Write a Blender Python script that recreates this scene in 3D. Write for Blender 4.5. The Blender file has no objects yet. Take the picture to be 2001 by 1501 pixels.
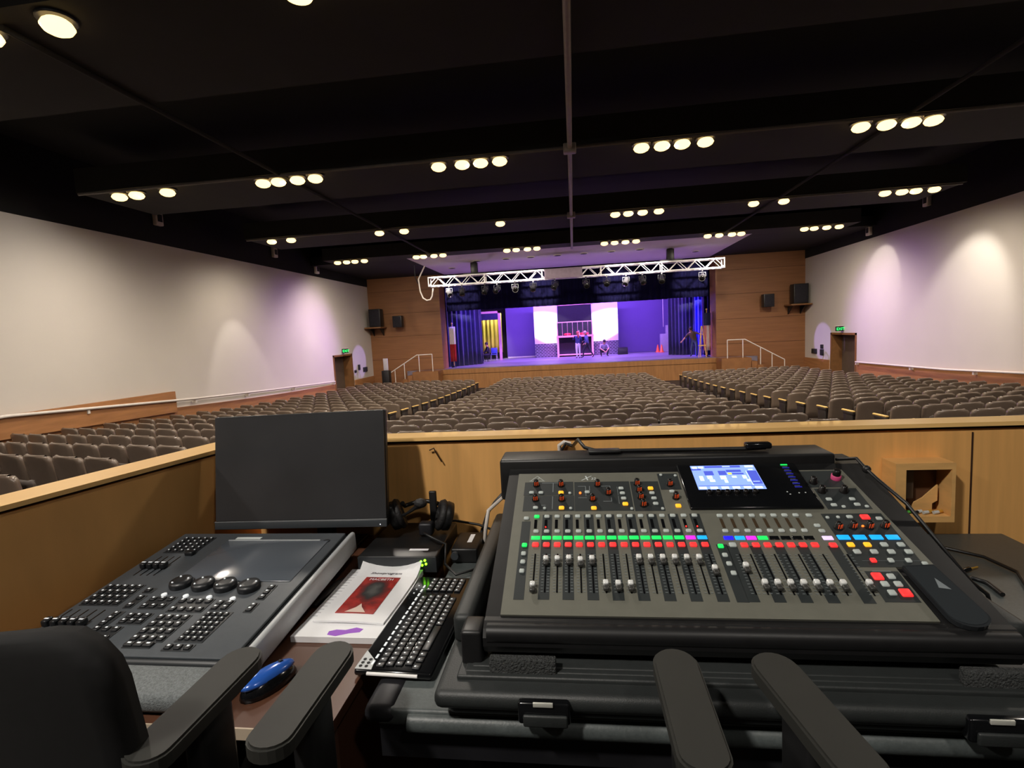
import bpy, bmesh, math, random
from math import sin, cos, pi, radians as R
from mathutils import Vector as V, Matrix as Mx, Quaternion
random.seed(7)
S = bpy.context.scene
COL = S.collection

# ------------------------------------------------------------------ helpers
def lin(c):
    return tuple((x / 12.92 if x <= .04045 else ((x + .055) / 1.055) ** 2.4) for x in c)
MATS = {}
def mat(name, rgb, rough=.5, metal=0., var=.0, scale=8., bump=0., bscale=40., emit=None, es=0., spec=.5, coat=0., stretch=(1, 1, 1), sheen=0., alpha=1., hide_lamp=False, trans=0.):
    """procedural principled material; rgb is the sRGB colour 0..255 of the thing itself"""
    if name in MATS: return MATS[name]
    m = bpy.data.materials.new(name); m.use_nodes = True
    nt = m.node_tree; b = nt.nodes['Principled BSDF']
    c = lin(tuple(x / 255 for x in rgb)) + (1,)
    b.inputs['Base Color'].default_value = c
    b.inputs['Roughness'].default_value = rough
    b.inputs['Metallic'].default_value = metal
    b.inputs['Specular IOR Level'].default_value = spec
    b.inputs['Coat Weight'].default_value = coat
    b.inputs['Sheen Weight'].default_value = sheen
    b.inputs['Alpha'].default_value = alpha
    b.inputs['Transmission Weight'].default_value = trans
    if var or bump:
        tc = nt.nodes.new('ShaderNodeTexCoord'); mp = nt.nodes.new('ShaderNodeMapping')
        mp.inputs['Scale'].default_value = stretch
        nt.links.new(tc.outputs['Object'], mp.inputs['Vector'])
        if var:
            n = nt.nodes.new('ShaderNodeTexNoise'); n.inputs['Scale'].default_value = scale; n.inputs['Detail'].default_value = 5
            nt.links.new(mp.outputs[0], n.inputs['Vector'])
            r = nt.nodes.new('ShaderNodeValToRGB')
            r.color_ramp.elements[0].position = .3; r.color_ramp.elements[1].position = .7
            r.color_ramp.elements[0].color = tuple(x * (1 - var) for x in c[:3]) + (1,)
            r.color_ramp.elements[1].color = tuple(min(1, x * (1 + var)) for x in c[:3]) + (1,)
            nt.links.new(n.outputs['Fac'], r.inputs['Fac']); nt.links.new(r.outputs['Color'], b.inputs['Base Color'])
        if bump:
            n2 = nt.nodes.new('ShaderNodeTexNoise'); n2.inputs['Scale'].default_value = bscale; n2.inputs['Detail'].default_value = 3
            nt.links.new(mp.outputs[0], n2.inputs['Vector'])
            bp = nt.nodes.new('ShaderNodeBump'); bp.inputs['Strength'].default_value = bump; bp.inputs['Distance'].default_value = .01
            nt.links.new(n2.outputs['Fac'], bp.inputs['Height']); nt.links.new(bp.outputs['Normal'], b.inputs['Normal'])
    if emit:
        b.inputs['Emission Color'].default_value = lin(tuple(x / 255 for x in emit)) + (1,)
        b.inputs['Emission Strength'].default_value = es
        m.cycles.emission_sampling = 'NONE'
    MATS[name] = m
    return m

class MB:
    """collects shapes; build() links them as ONE mesh object"""
    def __init__(s): s.v = []; s.f = []; s.mi = []; s.sm = []; s.k = 0
    def add(s, vs, fs, smooth=False):
        o = len(s.v); s.v += [tuple(v) for v in vs]
        for f in fs: s.f.append(tuple(i + o for i in f)); s.mi.append(s.k); s.sm.append(smooth)
        return s
    def bm(s, b, smooth=False, M=None):
        if M is not None: b.transform(M)
        b.verts.index_update()
        s.add([v.co[:] for v in b.verts], [[v.index for v in f.verts] for f in b.faces], smooth); b.free(); return s
    def box(s, x0, x1, y0, y1, z0, z1, bev=0., M=None, seg=2):
        if not bev:
            vs = [(x, y, z) for x in (x0, x1) for y in (y0, y1) for z in (z0, z1)]
            if M is not None: vs = [M @ V(v) for v in vs]
            return s.add(vs, [(0, 1, 3, 2), (4, 6, 7, 5), (0, 4, 5, 1), (2, 3, 7, 6), (0, 2, 6, 4), (1, 5, 7, 3)])
        b = bmesh.new(); bmesh.ops.create_cube(b, size=1)
        b.transform(Mx.Translation(((x0 + x1) / 2, (y0 + y1) / 2, (z0 + z1) / 2)) @ Mx.Diagonal((x1 - x0, y1 - y0, z1 - z0, 1)))
        bmesh.ops.bevel(b, geom=b.edges[:], offset=min(bev, .49 * min(x1 - x0, y1 - y0, z1 - z0)), segments=seg, affect='EDGES', profile=.5)
        return s.bm(b, True, M)
    def tube(s, pts, r, n=8, caps=True):
        pts = [V(p) for p in pts]; rr = r if isinstance(r, (list, tuple)) else [r] * len(pts)
        vs = []; up = None
        for i, p in enumerate(pts):
            d = (pts[min(i + 1, len(pts) - 1)] - pts[max(i - 1, 0)]).normalized()
            if up is None: up = V((0, 0, 1)) if abs(d.z) < .9 else V((1, 0, 0))
            a = d.cross(up).normalized(); bb = a.cross(d).normalized(); up = bb
            for j in range(n):
                t = 2 * pi * j / n; vs.append(p + (a * cos(t) + bb * sin(t)) * rr[i])
        fs = []
        for i in range(len(pts) - 1):
            for j in range(n): fs.append((i * n + j, i * n + (j + 1) % n, (i + 1) * n + (j + 1) % n, (i + 1) * n + j))
        s.add(vs, fs, True)
        if caps: s.add(vs[:n], [tuple(range(n))[::-1]]); s.add(vs[-n:], [tuple(range(n))])
        return s
    def lathe(s, prof, n=20, M=None):
        """prof: [(radius, z)] bottom to top"""
        vs = [(r * cos(2 * pi * j / n), r * sin(2 * pi * j / n), z) for r, z in prof for j in range(n)]
        if M is not None: vs = [M @ V(v) for v in vs]
        fs = [(i * n + j, i * n + (j + 1) % n, (i + 1) * n + (j + 1) % n, (i + 1) * n + j) for i in range(len(prof) - 1) for j in range(n)]
        s.add(vs, fs, True); s.add(vs[:n], [tuple(range(n))[::-1]]); s.add(vs[-n:], [tuple(range(n))]); return s
    def prism(s, poly, z0, z1, M=None):
        n = len(poly); vs = [(x, y, z0) for x, y in poly] + [(x, y, z1) for x, y in poly]
        if M is not None: vs = [M @ V(v) for v in vs]
        return s.add(vs, [tuple(range(n))[::-1], tuple(range(n, 2 * n))] + [(i, (i + 1) % n, n + (i + 1) % n, n + i) for i in range(n)])
    def quad(s, *p): return s.add(p, [tuple(range(len(p)))])
    def sphere(s, c, r, n=10, sc=(1, 1, 1)):
        b = bmesh.new(); bmesh.ops.create_uvsphere(b, u_segments=n + 2, v_segments=n, radius=r)
        return s.bm(b, True, Mx.Translation(c) @ Mx.Diagonal((*sc, 1)))
    def mesh(s, name):
        me = bpy.data.meshes.new(name); me.from_pydata(s.v, [], s.f); me.update()
        me.polygons.foreach_set('use_smooth', s.sm); me.polygons.foreach_set('material_index', s.mi)
        b = bmesh.new(); b.from_mesh(me); bmesh.ops.recalc_face_normals(b, faces=b.faces); b.to_mesh(me); b.free()
        return me
    def build(s, name, m, parent=None, loc=None, rot=None, label=None, smooth_angle=None):
        me = s.mesh(name)
        for x in (m if isinstance(m, (list, tuple)) else [m]): me.materials.append(x)
        o = bpy.data.objects.new(name, me); COL.objects.link(o)
        if parent: o.parent = parent
        if loc is not None: o.location = loc
        if rot is not None: o.rotation_euler = rot
        if label: o['label'] = label
        return o
def tag(o, label, cat=None, group=None, kind=None):
    o['label'] = label
    if cat: o['category'] = cat
    if group: o['group'] = group
    if kind: o['kind'] = kind
    return o
def thing(name, label, cat, loc=(0, 0, 0), rotz=0, group=None):
    o = bpy.data.objects.new(name, None); COL.objects.link(o); o.location = loc; o.rotation_euler = (0, 0, rotz)
    o.empty_display_size = .1
    return tag(o, label, cat, group)
def struct(name, mb, m, label=None):
    o = mb.build(name, m); o['kind'] = 'structure'
    if label: o['label'] = label
    return o
def copy_tree(o, parent=None):
    c = o.copy(); COL.objects.link(c)
    if parent: c.parent = parent
    for ch in o.children: copy_tree(ch, c)
    return c
ORD = ['zeroth', 'first', 'second', 'third', 'fourth', 'fifth', 'sixth', 'seventh', 'eighth', 'ninth', 'tenth', 'eleventh', 'twelfth', 'thirteenth', 'fourteenth', 'fifteenth', 'sixteenth', 'seventeenth', 'eighteenth', 'nineteenth', 'twentieth', 'twenty-first', 'twenty-second', 'twenty-third', 'twenty-fourth']
def text(name, body, size, m, parent, M, align='LEFT', shear=0., ext=.0002):
    cu = bpy.data.curves.new(name, 'FONT'); cu.body = body; cu.size = size; cu.align_x = align; cu.shear = shear; cu.extrude = ext
    tmp = bpy.data.objects.new(name, cu); COL.objects.link(tmp)
    me = bpy.data.meshes.new_from_object(tmp.evaluated_get(bpy.context.evaluated_depsgraph_get())); bpy.data.objects.remove(tmp)
    me.name = name; me.materials.clear(); me.materials.append(m)
    o = bpy.data.objects.new(name, me); COL.objects.link(o)
    o.parent = parent; o.matrix_local = M; return o
def rot_to(d):
    return V(d).to_track_quat('Z', 'Y').to_matrix().to_4x4()
def spot(name, loc, target, power, size, blend, col, rad=.06):
    l = bpy.data.lights.new(name, 'SPOT'); l.energy = power; l.spot_size = R(size); l.spot_blend = blend; l.color = col; l.shadow_soft_size = rad
    o = bpy.data.objects.new(name, l); COL.objects.link(o); o.location = loc
    o.rotation_euler = (V(target) - V(loc)).to_track_quat('-Z', 'Y').to_euler(); return o
def area(name, loc, target, power, sx, sy, col):
    l = bpy.data.lights.new(name, 'AREA'); l.shape = 'RECTANGLE'; l.size = sx; l.size_y = sy; l.energy = power; l.color = col
    o = bpy.data.objects.new(name, l); COL.objects.link(o); o.location = loc
    o.rotation_euler = (V(target) - V(loc)).to_track_quat('-Z', 'Y').to_euler(); return o

# ------------------------------------------------------------------ camera
EYE = 1.5
yaw, pitch, roll, FPX = .124267, -.098348, -.0521053, 1003.0
f = V((-sin(yaw), cos(yaw), 0)); r = V((cos(yaw), sin(yaw), 0)); u = V((0, 0, 1))
f2 = f * cos(pitch) + u * sin(pitch); u2 = u * cos(pitch) - f * sin(pitch)
r3 = r * cos(roll) + u2 * sin(roll); u3 = u2 * cos(roll) - r * sin(roll)
cd = bpy.data.cameras.new('camera'); cam = bpy.data.objects.new('camera', cd); COL.objects.link(cam)
cam.matrix_world = Mx((( r3.x, u3.x, -f2.x, 0), (r3.y, u3.y, -f2.y, 0), (r3.z, u3.z, -f2.z, EYE), (0, 0, 0, 1)))
cd.sensor_width = 36; cd.lens = 36 * FPX / 2001; cd.clip_start = .02; cd.clip_end = 200
S.camera = cam
def proj(p):
    p = V(p) - V((0, 0, EYE)); z = f2.dot(p)
    if z <= .01: return None
    return 1000.5 + FPX * r3.dot(p) / z, 750.5 - FPX * u3.dot(p) / z

S.view_settings.view_transform = 'Standard'; S.view_settings.look = 'None'; S.view_settings.gamma = 1; S.view_settings.exposure = 0
S.view_settings.use_curve_mapping = False
S.cycles.use_denoising = True; S.cycles.max_bounces = 6; S.cycles.diffuse_bounces = 4; S.cycles.glossy_bounces = 3; S.cycles.transmission_bounces = 6
S.cycles.sample_clamp_indirect = 4; S.cycles.caustics_reflective = False; S.cycles.caustics_refractive = False
w = bpy.data.worlds.new('world'); S.world = w; w.use_nodes = True
bg = w.node_tree.nodes['Background']; bg.inputs[0].default_value = (1, .86, .68, 1); bg.inputs[1].default_value = .03

# ------------------------------------------------------------------ materials
WARM = (1., .88, .72)
m_white = mat('white_plaster', (205, 198, 190), .85, var=.05, scale=.35, bump=.15, bscale=60)
m_black = mat('black_ceiling', (9, 8, 8), .9, var=.25, scale=1.5)
m_greyceil = mat('dark_grey_ceiling', (28, 26, 24), .9, var=.15, scale=2)
m_soffit = mat('soffit_white', (214, 206, 210), .8, var=.03, scale=1)
m_brown = mat('brown_wood_panel', (142, 96, 60), .55, var=.1, scale=3, stretch=(.3, .3, 3.5))
m_orange = mat('orange_wood', (164, 114, 72), .5, var=.18, scale=3, stretch=(1, .4, 4))
m_booth = mat('booth_wood', (236, 178, 106), .5, var=.10, scale=5, stretch=(6, 1, .4))
m_cap = mat('booth_cap_wood', (252, 200, 128), .34, var=.10, scale=6, stretch=(.4, .4, 1), coat=.2)
m_gap = mat('dark_groove', (52, 28, 12), .8, var=.1)
m_floor = mat('aisle_floor', (58, 46, 40), .8, var=.2, scale=3)
m_bfloor = mat('booth_carpet', (30, 27, 26), .95, var=.3, scale=30, bump=.3)
m_stage = mat('stage_floor', (128, 122, 138), .42, var=.12, scale=2, stretch=(1, 6, 1))
m_apron = mat('apron_wood', (152, 106, 62), .5, var=.15, scale=3, stretch=(4, 1, .5))
m_seatb = mat('seat_shell', (110, 95, 83), .27, var=.08, scale=6, bump=.05)
m_seatc = mat('seat_upholstery', (62, 52, 46), .8, var=.2, scale=20)
m_arm = mat('armrest_wood', (226, 186, 112), .35, var=.12, scale=14)
m_leg = mat('seat_standard', (44, 37, 33), .45, var=.1)
m_door = mat('door_leaf', (92, 78, 66), .5, var=.1, scale=4)
m_frame = mat('door_jamb_wood', (128, 88, 52), .5, var=.12, scale=6)
m_alum = mat('truss_aluminium', (244, 242, 240), .35, .0, var=.04)
m_darkmetal = mat('dark_metal', (40, 40, 44), .45, .4, var=.1)
m_pipe = mat('painted_pipe', (150, 142, 136), .5, .1, var=.08)
m_rail = mat('white_rail', (222, 214, 206), .45, var=.05)
m_blackpl = mat('black_plastic', (24, 24, 25), .42, var=.15, scale=30)
m_blackgl = mat('black_gloss', (16, 17, 19), .15, var=.1)
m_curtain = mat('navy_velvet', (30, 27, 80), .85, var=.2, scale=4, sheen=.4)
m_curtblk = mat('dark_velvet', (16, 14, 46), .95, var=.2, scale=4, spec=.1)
m_cyc = mat('backdrop_cloth', (112, 92, 158), .9, var=.06, scale=.5)
m_lamp = mat('lamp_glow', (255, 220, 150), .5, emit=(255, 214, 138), es=3.0)

# ------------------------------------------------------------------ the hall
XL, XR, YB, YP, WT, ZC = -11.6, 11.95, -3.0, 28.5, 4.54, 4.95
def zf(y):
    return min(0., .0021852 * y * y - .1176638 * y - .7547530 - .62 + EYE) if y < 25 else zf(24.999)
n = 60
ys = [YB + (YP + 12 - YB) * i / n for i in range(n + 1)]
b = MB()
vs = []; fs = []
for y in ys: vs += [(XL - 1, y, zf(y)), (XR + 1, y, zf(y))]
fs = [(2 * i, 2 * i + 1, 2 * i + 3, 2 * i + 2) for i in range(n)]
b.add(vs, fs)
vs2 = [(x, y, z - .2) for x, y, z in vs]
b.add(vs2, fs)
struct('floor', b, m_floor, 'raked dark floor of the auditorium')
# side walls with a recessed doorway each
def side_wall(name, x, sgn, y0, y1, ztop):
    b = MB(); t = .9 * sgn
    a, c = sorted((x, x + t))
    b.box(a, c, YB, y0, -1.7, WT); b.box(a, c, y1, YP + .3, -1.7, WT); b.box(a, c, y0, y1, ztop, WT)
    struct(name, b, m_white, 'white plaster side wall')
    d = MB(); a, c = sorted((x - .02 * sgn, x + t))
    d.box(a, c, YB, YP + .3, WT, ZC + 1.4); struct('trim_1' if sgn < 0 else 'trim_2', d, m_black, 'black band above the white wall')
    dl = MB(); xi = x + .45 * sgn; a, c = sorted((xi, xi + .05 * sgn))
    dl.box(a, c, y0, y1, zf(y0), ztop)
    o = struct('door_1' if sgn < 0 else 'door_2', dl, m_door, 'grey brown exit door set back in the white wall')
    h = MB(); h.box(*sorted((xi - .06 * sgn, xi)), y0 + .12, y0 + .2, zf(y0) + .95, zf(y0) + 1.12, .01); h.build('door_handle', m_alum, o)
    j = MB()
    for ya, yb in ((y0, y0 + .09), (y1 - .09, y1)):
        j.box(*sorted((x - .03 * sgn, xi - .001 * sgn)), ya, yb, zf(y0), ztop)
    j.box(*sorted((x - .03 * sgn, xi - .001 * sgn)), y0, y1, ztop - .09, ztop)
    j.build('door_frame', m_frame, o)
side_wall('wall_left', XL, -1, 23.6, 25.75, .88)
side_wall('wall_right', XR, 1, 23.55, 25.77, .76)
# sloping wood wainscot
def wainscot(name, x, sgn, segs, hgt):
    b = MB()
    for (ya, yb) in segs:
        k = max(2, int((yb - ya)))
        for i in range(k):
            p, q = ya + (yb - ya) * i / k, ya + (yb - ya) * (i + 1) / k
            xa, xb = sorted((x, x - .05 * sgn))
            vs = [(X_, y, z) for X_ in (xa, xb) for y, z in ((p, zf(p)), (q, zf(q)), (q, zf(q) + hgt), (p, zf(p) + hgt))]
            b.add(vs, [(0, 1, 2, 3), (7, 6, 5, 4), (3, 2, 6, 7), (0, 4, 5, 1), (1, 5, 6, 2), (0, 3, 7, 4)])
    struct(name, b, m_orange, 'sloping orange wood wainscot under the white wall')
wainscot('baseboard_left', XL, -1, ((YB, 23.5), (25.85, YP)), .92)
wainscot('baseboard_right', XR, 1, ((YB, 23.45), (25.87, YP)), .92)
# stepped wood panel on the left wall, then the white handrails
b = MB(); x0, x1 = XL + .03, XL + .13
poly = [(3.0, .42), (13.45, .34), (13.45, -.26), (3.0, .1)]
b.add([(x, y, z) for x in (x0, x1) for y, z in poly], [(0, 1, 2, 3), (7, 6, 5, 4), (0, 4, 5, 1), (1, 5, 6, 2), (2, 6, 7, 3), (3, 7, 4, 0)])
struct('trim_3', b, m_orange, 'raised orange wood panel on the left wall, ending in a step')
def wall_rail(label, x, sgn, pts):
    t = thing('handrail', label, 'handrail', (x, pts[0][0], pts[0][1]))
    ox, oy, oz = x, pts[0][0], pts[0][1]
    MB().tube([(-.16 * sgn, y - oy, z - oz) for y, z in pts], .035, 8).build('rail_bar', m_rail, t)
    L = len(pts)
    for k in range(7):
        a = k / 6 * (L - 1); i = min(int(a), L - 2); q = a - i
        y = pts[i][0] * (1 - q) + pts[i + 1][0] * q; z = pts[i][1] * (1 - q) + pts[i + 1][1] * q
        MB().box(*sorted((-.16 * sgn, -.03 * sgn)), y - oy - .03, y - oy + .03, z - oz - .12, z - oz - .02).build('bracket', m_rail, t)
wall_rail('long white handrail along the orange wainscot of the left wall', XL, -1, [(4, .33), (9, .36), (14.2, .03), (18, -.15), (23.3, -.36)])
wall_rail('long white handrail along the orange wainscot of the right wall', XR, 1, [(4, .33), (9, .1), (14.5, -.23), (18, -.38), (23.3, -.46)])
# proscenium wall
OL, OR, OT, ST = -7.42, 7.5, 5.3, -.34
b = MB()
b.box(XL, OL, YP, YP + 1.2, -1.7, ZC + 1.4); b.box(OR, XR, YP, YP + 1.2, -1.7, ZC + 1.4); b.box(OL, OR, YP + .05, YP + 1.2, OT, ZC + 1.4)
struct('wall_front', b, m_brown, 'brown wood proscenium wall around the stage opening')
b = MB()
for z in (.35, 1.65, 2.95, 4.2):
    b.box(XL, OL - .02, YP - .012, YP, z, z + .012); b.box(OR + .02, XR, YP - .012, YP, z, z + .012)
struct('trim_4', b, m_gap, 'thin grooves of the brown wall panels')
b = MB(); b.box(-9.5, 9.5, YP - .25, 39, -.6, ST); struct('floor_stage', b, m_stage, 'stage floor')
b = MB(); b.box(-8.3, 8.35, YP - .3, YP - .02, -1.7, ST - .28); b.box(-8.3, 8.35, YP - .34, YP - .02, ST - .26, ST - .005)
struct('wall_apron', b, m_apron, 'orange wood apron under the stage edge')
b = MB(); b.box(-8.3, 8.35, YP - .29, YP - .03, ST - .28, ST - .26); struct('trim_5', b, m_gap, 'dark groove under the stage lip')
b = MB()
b.box(-9.8, 9.8, 39, 39.3, -1, 7.5); b.box(-9.9, -9.6, YP + 1.2, 39.3, -1, 7.5); b.box(9.6, 9.9, YP + 1.2, 39.3, -1, 7.5); b.box(-9.9, 9.9, YP + 1.2, 39.3, 7.4, 7.5)
struct('wall_stage', b, m_black, 'black walls of the stage house')
# ceiling: black void with lamp beams (lower strips), greyed to stand for bounced light
b = MB(); b.box(XL - 1, XR + 1, YB, YP + .3, ZC + 1.2, ZC + 1.4)
struct('ceiling', b, m_black, 'black ceiling above the beams')
BEAMS = [-1.75, 4.78, 10.12, 15.78, 21.0]
b = MB()
for i, y in enumerate(BEAMS[:-1]):
    b.box(XL + 1.2, XR - 1.2, y, y + 2.1, ZC, ZC + .5)
b.box(XL + 1.2, -7.05, 21.0, 22.2, ZC, ZC + .5); b.box(7.2, XR - 1.2, 21.0, 22.2, ZC, ZC + .5); b.box(-7.05, 7.2, 21.0, 21.95, ZC, ZC + .5)
struct('ceiling_beams', b, m_greyceil, 'dark grey ceiling strips with lamps')
b = MB(); b.box(XL, -7.06, 22.2, YP, ZC + .02, ZC + .4); b.box(7.21, XR, 22.2, YP, ZC + .02, ZC + .4)
struct('ceiling_black_panels', b, m_black, 'black ceiling either side of the white soffit')
b = MB(); b.box(-7.05, 7.2, 21.96, YP, ZC, ZC + .3); struct('ceiling_soffit', b, m_soffit, 'white flat soffit in front of the stage')
for k, x in enumerate((-5.97, -4.35, -2.97, -1.83, -.6, .59, 1.82, 3.07, 5.91)):
    t = thing('recessed_downlight', '%s unlit recessed light from the left in the white soffit' % ORD[k + 1], 'light', (x, 24.0 if k not in (0, 8) else 25.9, ZC), 0, 'unlit recessed lights in the soffit')
    MB().lathe([(.17, -.035), (.19, -.03), (.19, .0), (.17, .0)], 20).build('trim_ring', m_rail, t)
    MB().lathe([(.13, -.04), (.155, -.036), (.155, -.033)], 20).build('lens', m_greyceil, t)
# pipes
def pipe(label, pts, rad, m=m_pipe, fit=()):
    t = thing('ceiling_pipe', label, 'pipe', pts[0]); o = V(pts[0])
    MB().tube([V(p) - o for p in pts], rad).build('pipe_run', m, t)
    for p in fit: MB().box(p[0] - .12, p[0] + .12, p[1] - .1, p[1] + .1, p[2] - .08, p[2] + .08, .02).build('fitting', m, t, loc=-o)
pipe('grey pipe running under the ceiling down the middle of the hall to the soffit', [(.06, YB + .1, ZC - .06), (.06, 22.0, ZC - .06)], .045, fit=[(.06, 10.1, ZC - .06), (.06, 15.76, ZC - .06)])
pipe('thin dark rail under the ceiling over the left block of seats', [(-5.75, 5, ZC - .03), (-5.75, 21.9, ZC - .03)], .035, m_greyceil)
pipe('thin dark rail under the ceiling over the right block of seats', [(5.9, 5, ZC - .03), (5.9, 21.9, ZC - .03)], .035, m_greyceil)
pipe('cross pipe along the beam nearest the booth', [(-10.3, 10.08, ZC - .05), (10.6, 10.08, ZC - .05)], .03, mat('grey_pipe', (104, 98, 94), .6, var=.1))
pipe('cross pipe along the second beam from the booth', [(-10.3, 15.74, ZC - .05), (10.6, 15.74, ZC - .05)], .03, MATS['grey_pipe'])
# ceiling downlights ---------------------------------------------------------
K = 3.45 / 1501
ROWS = [
 (-1.4, 'added unseen row above the booth', [[-5.8, -5.1], [-2.6, -2.2, -1.8, -1.4], [1.7]]),  # lamps added out of view to light the booth
 (5.02, 'beam nearest the booth', [[-9.6, -9.0], [-5.97, -5.12], [-2.5, -1.6], [5.4, 6.2], [9.4, 10.0]]),  # clusters other than the second are added out of view
 (10.37, 'second beam from the booth', [[-9.62, -9.21, -8.48], [-6.29, -5.95, -5.53, -5.14], [-2.54, -2.06, -1.69, -1.31], [1.41, 1.79, 2.16, 2.58], [5.28, 5.71, 6.12, 6.48]]),
 (16.05, 'third beam from the booth', [[-9.63, -8.96], [-5.98, -5.17], [-2.11], [1.37, 1.75, 2.17, 2.64], [5.31, 6.14], [8.83, 9.27, 9.63, 10.1]]),
 (21.25, 'beam by the white soffit', [[-9.86, -9.46, -9.09, -8.67], [-6.4, -6.1, -5.64, -5.26], [-2.58, -2.2, -1.73, -1.35], [1.35, 1.75, 2.18, 2.59], [5.32, 5.75, 6.23, 6.57], [8.87, 9.22, 9.67, 10.11]]),
]
dl0 = None
TILT = {}
for ri, (y, rn, cl) in enumerate(ROWS):
    for ci, xs in enumerate(cl):
        for li, x in enumerate(xs):
            lab = 'lit warm ceiling lamp, %s, %s cluster from left wall, %s lamp' % (rn, ORD[ci + 1], ORD[li + 1])
            if dl0 is None:
                dl0 = thing('ceiling_downlight', lab, 'ceiling light', (x, y, ZC), 0, 'warm ceiling lamps')
                MB().lathe([(.165, -.03), (.178, -.03), (.178, .0), (.165, .0)], 20).build('housing', m_darkmetal, dl0)
                MB().lathe([(.02, -.165), (.08, -.155), (.125, -.13), (.15, -.09), (.13, -.05), (.10, -.025)], 20).build('lamp_lens', m_lamp, dl0)
                t = dl0
            else:
                t = copy_tree(dl0); t.location = (x, y, ZC); t['label'] = lab
P_COL = [(1., .94, .86), (1., .91, .80), WARM, WARM, WARM]
P_ROW = [205, 255, 265, 262, 250]
for ri, (y, rn, cl) in enumerate(ROWS):
    for ci, xs in enumerate(cl):
        # one beam of light for each cluster, as strong as its lamps together
        cx = sum(xs) / len(xs); p = P_ROW[ri] * len(xs)
        o = spot('lamp_beam', (cx, y, ZC - .13), (cx, y + (2.2 if ri == 4 else 2.6 if ri == 0 else .6), -1), p, 168, 1., P_COL[ri], .18)
# the outermost lamps wash the white walls; the last two beams are added fill
for loc, tg, p, sz, bl in (
    ((10.1, 21.25, ZC - .13), (11.95, 21.8, 3.0), 400, 53, .25),
    ((10.1, 16.4, ZC - .13), (11.95, 17.4, 1.5), 380, 64, .6),
    ((-9.63, 16.1, ZC - .13), (-11.6, 16.8, -.8), 900, 46, .4),
    ((-9.86, 21.25, ZC - .13), (-11.6, 22.2, -1.0), 760, 38, .4),
    ((-8.6, 10.2, ZC - .13), (-11.6, 9.0, .2), 200, 130, 1.),
    ((10.0, 10.4, ZC - .13), (11.95, 10.5, .2), 260, 120, 1.)):
    spot('wall_beam', loc, tg, p, sz, bl, (1., .94, .84), .1)
# small white boxes on the black band
for lab, x, y, z, sg in (('small white box on the black band, nearest of three on left', XL + .02, 13.6, 5.24, 1), ('small white box on the black band, middle of three on left', XL + .02, 19.3, 5.14, 1), ('small white box on the black band, farthest of three on left', XL + .02, 22.6, 4.86, 1), ('small white box on the black band at right, nearer one', XR - .02, 19.2, 5.2, -1), ('small white box on the black band at right, farther one', XR - .02, 22.6, 4.85, -1)):
    t = thing('wall_mount_light', lab, 'emergency light', (x, y, z), 0, 'white boxes on the black bands')
    MB().box(*sorted((0, .13 * sg)), -.13, .13, -.2, .2, .02).build('body', m_rail, t)
    MB().box(*sorted((.13 * sg, .14 * sg)), -.08, .08, -.1, .1).build('front_grille', m_darkmetal, t)

# ------------------------------------------------------------------ theatre seats
def shell(wd, th, z0, z1, lean=.06, curve=.035, rnd=.09, nx=8, nz=7, rim=False):
    """curved slab: rounded top corners, leaning back (towards -y)"""
    b = MB(); g = []; zc_ = 1 - rnd / (z1 - z0); nlow = max(1, nz - 4)
    zq = [zc_ * k / nlow for k in range(nlow + 1)] + [1 - (1 - zc_) * x_ for x_ in (.62, .29, .07, 0)]; nz = len(zq) - 1
    for sidei in (0, 1):
        for k in range(nz + 1):
            z = z0 + (z1 - z0) * zq[k]
            for i in range(nx + 1):
                s_ = -1 + 2 * i / nx
                d = max(0, z - (z1 - rnd)); half = wd / 2 - (rnd - math.sqrt(max(0, rnd * rnd - d * d)) if d > 0 else 0)
                x = s_ * half
                y = -lean * (z - z0) / (z1 - z0) - curve * (1 - s_ * s_) + (th if sidei == 0 else 0) * (1 - .25 * (k == nz))
                g.append((x, y, z))
    m_ = (nx + 1); N = m_ * (nz + 1); fs = []
    for k in range(nz):
        for i in range(nx):
            a = k * m_ + i; fs.append((a, a + 1, a + 1 + m_, a + m_)); fs.append((N + a, N + a + m_, N + a + 1 + m_, N + a + 1))
    tops = [(nz * m_ + i, nz * m_ + i + 1, N + nz * m_ + i + 1, N + nz * m_ + i) for i in range(nx)]
    for i in range(nx): fs.append((i + 1, i, N + i, N + i + 1))
    if not rim: fs += tops
    for k in range(nz):
        fs.append((k * m_, k * m_ + m_, N + k * m_ + m_, N + k * m_)); fs.append((k * m_ + nx, N + k * m_ + nx, N + k * m_ + nx + m_, k * m_ + nx + m_))
    b.add(g, fs, True)
    if rim:
        pass
        va = []
        for i in range(nx + 1):
            p, q = V(g[nz * m_ + i]), V(g[N + nz * m_ + i])
            for t_ in range(6):
                a_ = pi * t_ / 5; c_ = (p + q) / 2; va.append(c_ + (p - c_) * cos(a_) + V((0, 0, (p - q).length * .42 * sin(a_))))
        b.add(va, [(i * 6 + t_, i * 6 + t_ + 1, i * 6 + t_ + 7, i * 6 + t_ + 6) for i in range(nx) for t_ in range(5)], True)
    return b
def seat_parts(side):
    bk = shell(.455, .045, .30, .785, rnd=.065, rim=True)
    st = MB(); st.box(-.2, .2, .055, .13, .30, .70, .035)
    ar = MB(); x = .2475 * side
    ar.box(x - .026, x + .026, .02, .34, .595, .625, .012)
    lg = MB(); lg.box(x - .018, x + .018, .05, .30, -.06, .56, .02); lg.box(x - .024, x + .024, .03, .30, .54, .594, .01)
    return bk, st, ar, lg
SEATM = {}
m_armd = mat('armrest_dark', (54, 46, 40), .45, var=.1)
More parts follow.
